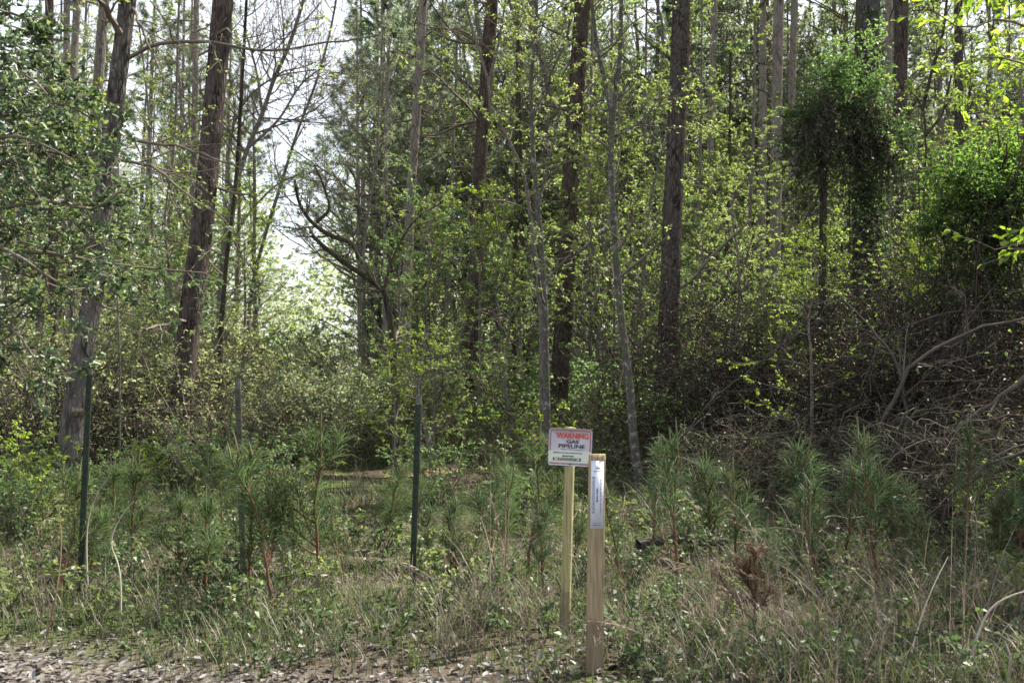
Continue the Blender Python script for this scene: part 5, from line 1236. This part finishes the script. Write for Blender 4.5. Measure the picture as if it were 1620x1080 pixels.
# individual long arching straws and pale sticks
ST = [([(765, 985, 6.2), (690, 920, 6.1), (640, 890, 6.0), (600, 883, 6.0), (555, 882, 5.9)], 0.0045, 'straw', 'long dry straw arching left below the steel post near the sign'),
      ([(785, 1000, 6.3), (740, 930, 6.2), (715, 875, 6.2), (690, 860, 6.1)], 0.004, 'straw', 'dry straw leaning left beside the tall straw clump'),
      ([(800, 1010, 6.3), (797, 920, 6.3), (790, 840, 6.3), (775, 780, 6.3)], 0.006, 'straw', 'tall upright dry plume left of the sign post'),
      ([(1090, 1080, 5.4), (1060, 1040, 5.4), (1010, 1000, 5.4), (960, 985, 5.35), (900, 980, 5.3)], 0.004, 'straw', 'dry straw arching in front of the marker board foot'),
      ([(938, 1090, 5.2), (938, 1050, 5.2), (945, 1010, 5.2), (957, 983, 5.2)], 0.005, 'straw', 'short bent dry straw in front of the marker board'),
      ([(75, 990, 6.2), (90, 930, 6.2), (97, 860, 6.3), (93, 800, 6.4)], 0.006, 'stem', 'thin brown stem rising at lower left'),
      ([(192, 950, 6.6), (186, 890, 6.6), (176, 860, 6.6), (190, 820, 6.6), (212, 792, 6.6)], 0.008, 'stick', 'pale crooked dead stick right of the green steel post'),
      ([(140, 815, 7.0), (150, 790, 7.0), (160, 770, 7.0), (172, 755, 7.0)], 0.007, 'stick', 'short pale dead stick beside the green steel post'),
      ([(1530, 1080, 5.5), (1545, 1010, 5.5), (1570, 960, 5.5), (1610, 938, 5.5), (1640, 932, 5.5)], 0.010, 'stick', 'pale thick dead stalk curving right in the lower right corner'),
      ([(1590, 1085, 5.3), (1598, 1040, 5.3), (1590, 1015, 5.3)], 0.010, 'stick', 'short pale dead stub in the lower right corner'),
      ([(1430, 1080, 5.5), (1450, 1000, 5.6), (1475, 930, 5.7), (1500, 880, 5.8)], 0.006, 'stick', 'straight grey dead stalk leaning right at lower right'),
      ([(1515, 1080, 5.4), (1520, 1050, 5.4), (1528, 1030, 5.4)], 0.008, 'stick', 'stubby grey dead stalk near the lower right corner'),
      ([(1240, 1000, 6.2), (1232, 920, 6.2), (1215, 860, 6.2), (1180, 835, 6.2)], 0.004, 'straw', 'thin dry stem hooking left above the rusty young pine'),
      ([(1330, 900, 7.5), (1290, 850, 7.5), (1240, 835, 7.5), (1190, 838, 7.5)], 0.006, 'straw', 'arched dry stem beneath the dead limbs'),
      ([(1150, 790, 9.5), (1110, 740, 9.5), (1085, 725, 9.5), (1050, 720, 9.5)], 0.006, 'straw', 'dry plume leaning left before the dark plated pine')]
for pts, r, kind, lab in ST:
    W = [at(*p) for p in pts]; b = np.array(W[0]); b[2] = min(b[2], gz(b[0], b[1]) + 0.02); W[0] = b
    P = resample(rel(W, b), 20); g = Geo(); tubes(g, P, np.linspace(r, r * 0.35, 20), 6, tint=0.9)
    if kind == 'straw':
        pos, tan, ix = along(P[None], 60, 0.55, 1.0)
        leaves(g, pos, tan, 0.045, wid=0.1, spread=0.3, tint=rng.uniform(0.5, 1, 60))
    nm = {'straw': 'dry_straw', 'stem': 'plant_stem', 'stick': 'dead_stick'}[kind]
    o = link(nm, g.mesh(nm, M['straw' if kind == 'straw' else ('twig_pale' if kind == 'stick' else 'stem_red')], True)); o.location = b
    tag(o, lab, {'straw': 'straw', 'stem': 'stem', 'stick': 'stick'}[kind])
for k in range(46):
    px = rng.uniform(-10, 1640) if k < 16 else rng.uniform(960, 1640); Y = rng.uniform(5.6, 8.2); x = float(at(px, 900, Y)[0])
    if Y + 0.26 * x < 5.6: continue
    b = np.array([x, Y, gz(x, Y)]); H = rng.uniform(0.45, 1.0); az = rng.uniform(0, 6.28); lean = rng.uniform(0.15, 0.9)
    t = np.linspace(0, 1, 6); pts = np.stack([np.cos(az) * lean * H * t ** 2, np.sin(az) * lean * H * t ** 2, H * (t - 0.35 * lean * t ** 3) - 0.02], 1) + rng.normal(0, 0.012, (6, 3)) * t[:, None]
    P = resample(pts, 16); g = Geo(); r = rng.uniform(0.0014, 0.0028); tubes(g, P, np.linspace(r, r * 0.4, 16), 5, tint=rng.uniform(0.2, 0.9))
    pos, tan, ix = along(P[None], 26, 0.5, 1.0); leaves(g, pos, tan, 0.05, wid=0.09, spread=0.3, tint=rng.uniform(0.3, 0.9, 26))
    o = link('dry_straw', g.mesh('dry_straw', M['straw'], True)); o.location = b
    lab = 'thin dry straw standing loose in the ' + ('left' if pxof(x, Y) < 640 else 'middle' if pxof(x, Y) < 1080 else 'right') + ' verge'
    tag(o, lab, 'straw', lab)
# dark log across the clearing edge
W = [at(1010, 905, 8.6), at(1060, 902, 8.7), at(1110, 900, 8.8), at(1150, 903, 8.9)]
W = [np.array([p[0], p[1], gz(p[0], p[1]) + 0.16 + (0.03 if i == 1 else 0)]) for i, p in enumerate(W)]
b = W[0].copy(); me, P, R = trunk_mesh('fallen_log', rel(W, b), 0.05, 0.035, M['log'], k=12, n=40, rough=0.1, flare=0)
o = link('fallen_log', me); o.location = b; tag(o, 'dark weathered log lying level right of the marker board', 'log')

# leafy weeds
def weeds(pts, keys, phrase, s0, s1):
    items = [pxof(x, y) for x, y in pts]
    for (x, y), px in zip(pts, items):
        key = keys[int(rng.integers(len(keys)))]; k = SHRUB[key]
        w = front(px); lab = f'{phrase} {w}'
        place(k[int(rng.integers(len(k)))], 'weed', x, y, rng.uniform(0, 6.28), rng.uniform(s0, s1), lab, 'weed', lab, tilt=0.08)
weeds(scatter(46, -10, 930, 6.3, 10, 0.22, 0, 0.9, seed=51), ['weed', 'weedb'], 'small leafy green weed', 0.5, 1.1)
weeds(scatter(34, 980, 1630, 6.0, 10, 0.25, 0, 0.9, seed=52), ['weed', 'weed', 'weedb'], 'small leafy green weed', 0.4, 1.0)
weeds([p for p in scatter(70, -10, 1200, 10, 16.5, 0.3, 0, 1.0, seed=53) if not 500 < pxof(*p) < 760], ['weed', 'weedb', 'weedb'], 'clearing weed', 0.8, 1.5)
for px, Y, s, lab in [(240, 5.7, 0.35, 'tiny pale green seedling on the gritty shoulder, left'), (650, 5.55, 0.4, 'tiny green seedling on the mossy verge'), (1570, 6.6, 1.3, 'tall fresh green weed at lower right')]:
    place(SHRUB['weedb'][0], 'weed', float(at(px, 1000, Y)[0]), Y, 1.0, s, lab, 'weed', None)

# ------------------------------------------------------------------ ground cover (nobody could count it)
def cover(n, y0, y1, hmin, hmax, w, lean, power, mask=None, xpad=0.6):
    y = y0 + (y1 - y0) * rng.uniform(0, 1, n) ** power
    half = 0.56 * y + xpad; x = rng.uniform(-1, 1, n) * half
    if mask is not None:
        k = mask(x, y); x, y = x[k], y[k]
    n = len(x)
    cl = 0.5 + 0.5 * np.sin(x * 2.1 + 1.7 * np.sin(y * 1.3)) * np.sin(y * 1.9 + 1.1 * np.sin(x * 1.7))
    H = (hmin + (hmax - hmin) * rng.uniform(0, 1, n) ** 1.6) * (0.55 + 0.7 * cl)
    return x, y, H, w * rng.uniform(0.6, 1.4, n), np.clip(rng.normal(lean, 0.3, n), 0.02, 1.3), np.clip(0.4 * cl + rng.uniform(0, 0.6, n), 0, 1)
edge = lambda x, y: ((y + 0.26 * x + 0.15 * np.sin(x * 3) + rng.normal(0, 0.25, len(x))) > 5.32) & ~((np.abs(x - 0.45) < 0.14) & (y < 5.45))
g = Geo(); blades(g, *cover(34000, 5.0, 13, 0.05, 0.34, 0.0065, 0.5, 1.2, edge))
blades(g, *cover(30000, 12, 26, 0.12, 0.4, 0.012, 0.5, 1.2, lambda x, y: ~((y < 17.6) & (y > 14) & (x / y > -0.19) & (x / y < -0.03) & (rng.uniform(0, 1, len(x)) < 0.85))))
tag(link('green_grass', g.mesh('green_grass', M['grass'])), 'green grass and weed blades covering the verge and clearing', 'grass', kind='stuff')
g = Geo(); blades(g, *cover(12000, 5.0, 12, 0.05, 0.34, 0.0045, 0.8, 1.2, edge))
blades(g, *cover(9000, 12, 24, 0.12, 0.45, 0.009, 0.6, 1.2, lambda x, y: ~((y < 17.6) & (y > 14) & (x / y > -0.19) & (x / y < -0.03))))
blades(g, *cover(12000, 5.0, 8.5, 0.05, 0.48, 0.005, 0.9, 1.1, lambda x, y: (x > 0.9 + rng.normal(0, 0.5, len(x))) & edge(x, y)))
tag(link('dead_grass', g.mesh('dead_grass', M['straw'])), 'dry tan grass matted among the green on the verge', 'grass', kind='stuff')
g = Geo(); n = 2600; y = 5.2 + 9 * rng.uniform(0, 1, n) ** 1.3; x = rng.uniform(-1, 1, n) * (0.56 * y + 0.6)
k = edge(x, y) & (np.sin(x * 2.7 + y) + np.sin(y * 3.1 - x * 1.3) + rng.normal(0, 0.6, n) > -0.3); x, y = x[k], y[k]; n = len(x)
H = rng.uniform(0.06, 0.36, n); P = np.zeros((n, 5, 3)); P[:, 0] = np.stack([x, y, gz_arr(x, y) - 0.01], 1); d = nrm(rng.normal(0, 0.35, (n, 3)) + np.array([0, 0, 1.0]))
for q in range(1, 5): d = nrm(d + rng.normal(0, 0.18, (n, 3))); P[:, q] = P[:, q - 1] + d * (H / 4)[:, None]
tubes(g, P, np.full((n, 5), 0.0022), 3, tint=rng.uniform(0, 0.6, n))
ps, tn, ix = along(P, 11, 0.25, 1.0)
leaves(g, ps, tn, 0.042, wid=0.55, spread=0.8, droop=0.0, upn=1.0, svar=0.5, tint=np.clip(rng.uniform(0, 0.6, n)[ix] + rng.uniform(0, 0.4, len(ps)), 0, 1))
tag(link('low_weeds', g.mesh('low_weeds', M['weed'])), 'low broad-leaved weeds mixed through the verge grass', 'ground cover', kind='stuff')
g = Geo(); n = 15000; y = 4.6 + 6.5 * rng.uniform(0, 1, n) ** 1.8; x = rng.uniform(-1, 1, n) * (0.56 * y + 0.6)
pos = np.stack([x, y, gz_arr(x, y) + rng.uniform(0.004, 0.03, n)], 1)
leaves(g, pos, rng.normal(0, 1, (n, 3)) * np.array([1, 1, 0.2]), 0.042, wid=0.6, spread=0.5, droop=0.0, upn=4.5, fold=0.12, svar=0.6, full=True, tint=np.clip(rng.uniform(0, 1, n) ** 1.3 + np.where((y + 0.26 * x + 0.3 * np.sin(x * 5)) < 5.3, 0.12, -0.15), 0, 1))
tag(link('leaf_litter', g.mesh('leaf_litter', M['litter'])), 'pale and brown fallen leaves strewn over the shoulder', 'leaf litter', kind='stuff')
# gritty stones of the shoulder
g = Geo(); n = 3000; y = rng.uniform(4.4, 6.4, n); x = rng.uniform(-1, 1, n) * (0.56 * y + 0.5); k = (y + 0.26 * x + rng.normal(0, 0.12, n)) < 5.4; x, y = x[k], y[k]; n = len(x)
s = 0.004 + 0.012 * rng.uniform(0, 1, n) ** 3
oct_ = np.array([[1, 0, 0], [0, 1, 0], [-1, 0, 0], [0, -1, 0], [0, 0, 0.7], [0, 0, -0.7]])
rot = rng.uniform(0, 6.28, n); V = oct_[None] * s[:, None, None] * rng.uniform(0.6, 1.3, (n, 6, 1))
V = np.stack([V[..., 0] * np.cos(rot)[:, None] - V[..., 1] * np.sin(rot)[:, None], V[..., 0] * np.sin(rot)[:, None] + V[..., 1] * np.cos(rot)[:, None], V[..., 2]], -1)
V += np.stack([x, y, gz_arr(x, y) + s * 0.05], 1)[:, None]
kk = np.arange(n)[:, None] * 6
T = np.concatenate([kk + np.array(t) for t in ([0, 1, 4], [1, 2, 4], [2, 3, 4], [3, 0, 4], [1, 0, 5], [2, 1, 5], [3, 2, 5], [0, 3, 5])])
g.add(V, T=T, tt=np.tile(rng.uniform(0.2, 0.95, n), 8))
tag(link('gravel', g.mesh('gravel', M['litter'])), 'pale grit and small stones on the road shoulder', 'gravel', kind='stuff')

# far-off wood closing the view
def far_wood():
    g = Geo(); n = 130000
    y = rng.uniform(66, 120, n); px = rng.uniform(-500, 2150, n); x = (px - 810) / FPX * y
    top = 17 + 5 * np.sin(x * 0.23) + 4 * np.sin(x * 0.61 + y * 0.2) + 3 * np.sin(x * 1.3 + 2)
    gapd = np.abs(pxof(x, y) - 470); top = np.where(gapd < 100, 9.6 + 1.2 * np.sin(x * 1.9) + np.maximum(gapd - 14, 0) * 0.15, top)
    z = top * rng.uniform(0, 1, n) ** 0.8
    pos = np.stack([x, y, z], 1)
    cl = 0.5 + 0.5 * np.sin(x * 0.9 + z * 0.5) * np.sin(z * 0.8 + y * 0.3)
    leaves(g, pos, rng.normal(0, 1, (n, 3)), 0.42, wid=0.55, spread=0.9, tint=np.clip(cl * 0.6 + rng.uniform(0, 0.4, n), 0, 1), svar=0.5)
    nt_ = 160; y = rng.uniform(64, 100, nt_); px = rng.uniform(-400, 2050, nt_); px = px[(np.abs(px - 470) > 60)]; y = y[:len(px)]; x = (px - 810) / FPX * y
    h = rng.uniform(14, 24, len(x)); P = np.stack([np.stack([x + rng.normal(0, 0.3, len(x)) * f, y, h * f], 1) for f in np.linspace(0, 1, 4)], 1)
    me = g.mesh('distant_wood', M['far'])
    tag(link('distant_wood', me), 'pale green far-off wood closing the view', 'wood', kind='stuff')
far_wood()

# ------------------------------------------------------------------ light, sky, camera
SUN_EL, SUN_AZ = math.radians(50), math.radians(57)      # azimuth clockwise from the view direction
w = bpy.data.worlds.new("World"); scene.world = w; w.use_nodes = True
nt = w.node_tree; nt.nodes.clear()
out = nt.nodes.new('ShaderNodeOutputWorld'); bg = nt.nodes.new('ShaderNodeBackground'); sk = nt.nodes.new('ShaderNodeTexSky')
sk.sky_type = 'NISHITA'; sk.sun_disc = False; sk.sun_elevation = SUN_EL; sk.sun_rotation = SUN_AZ; sk.air_density = 1.0; sk.dust_density = 2.5; sk.ozone_density = 1.0
bg.inputs['Strength'].default_value = 0.29
vc = nt.nodes.new('ShaderNodeTexCoord'); vn = nt.nodes.new('ShaderNodeTexNoise'); vn.inputs['Scale'].default_value = 2.2; vn.inputs['Detail'].default_value = 5
nt.links.new(vc.outputs['Generated'], vn.inputs['Vector'])
vr = ramp(nt, [(0.3, (0.55, 0.55, 0.55)), (0.65, (0.85, 0.85, 0.85))], vn.outputs['Fac'])
vm = nt.nodes.new('ShaderNodeMix'); vm.data_type = 'RGBA'; nt.links.new(vr.outputs[0], vm.inputs[0]); nt.links.new(sk.outputs[0], vm.inputs[6]); vm.inputs[7].default_value = (5.4, 5.55, 5.8, 1)   # thin bright cloud veil
nt.links.new(vm.outputs[2], bg.inputs[0]); nt.links.new(bg.outputs[0], out.inputs[0])
sd = bpy.data.lights.new('sun', 'SUN'); sd.energy = 19.0; sd.angle = math.radians(0.5); sd.color = (1.0, 0.94, 0.81)
so = bpy.data.objects.new('sun', sd); COL.objects.link(so)
S = Vector((math.sin(SUN_AZ) * math.cos(SUN_EL), math.cos(SUN_AZ) * math.cos(SUN_EL), math.sin(SUN_EL)))
so.rotation_euler = S.to_track_quat('Z', 'Y').to_euler(); so.location = S * 60

cd = bpy.data.cameras.new('camera'); cd.sensor_width = 36.0; cd.lens = 35.0; cd.clip_end = 2000; cd.clip_start = 0.05
co = bpy.data.objects.new('camera', cd); COL.objects.link(co)
co.location = (0, 0, CAM_H); co.rotation_euler = (PI / 2 + PITCH, 0, 0)
cd.dof.use_dof = True; cd.dof.focus_distance = 9.5; cd.dof.aperture_fstop = 4.0
scene.camera = co
scene.view_settings.view_transform = 'Standard'; scene.view_settings.look = 'None'; scene.view_settings.exposure = 0.0
scene.render.engine = 'CYCLES'
cy = scene.cycles
cy.max_bounces = 4; cy.diffuse_bounces = 4; cy.glossy_bounces = 1; cy.transmission_bounces = 2; cy.transparent_max_bounces = 4
cy.caustics_reflective = False; cy.caustics_refractive = False
cy.sample_clamp_indirect = 4.0
cy.use_adaptive_sampling = True; cy.adaptive_threshold = 0.03
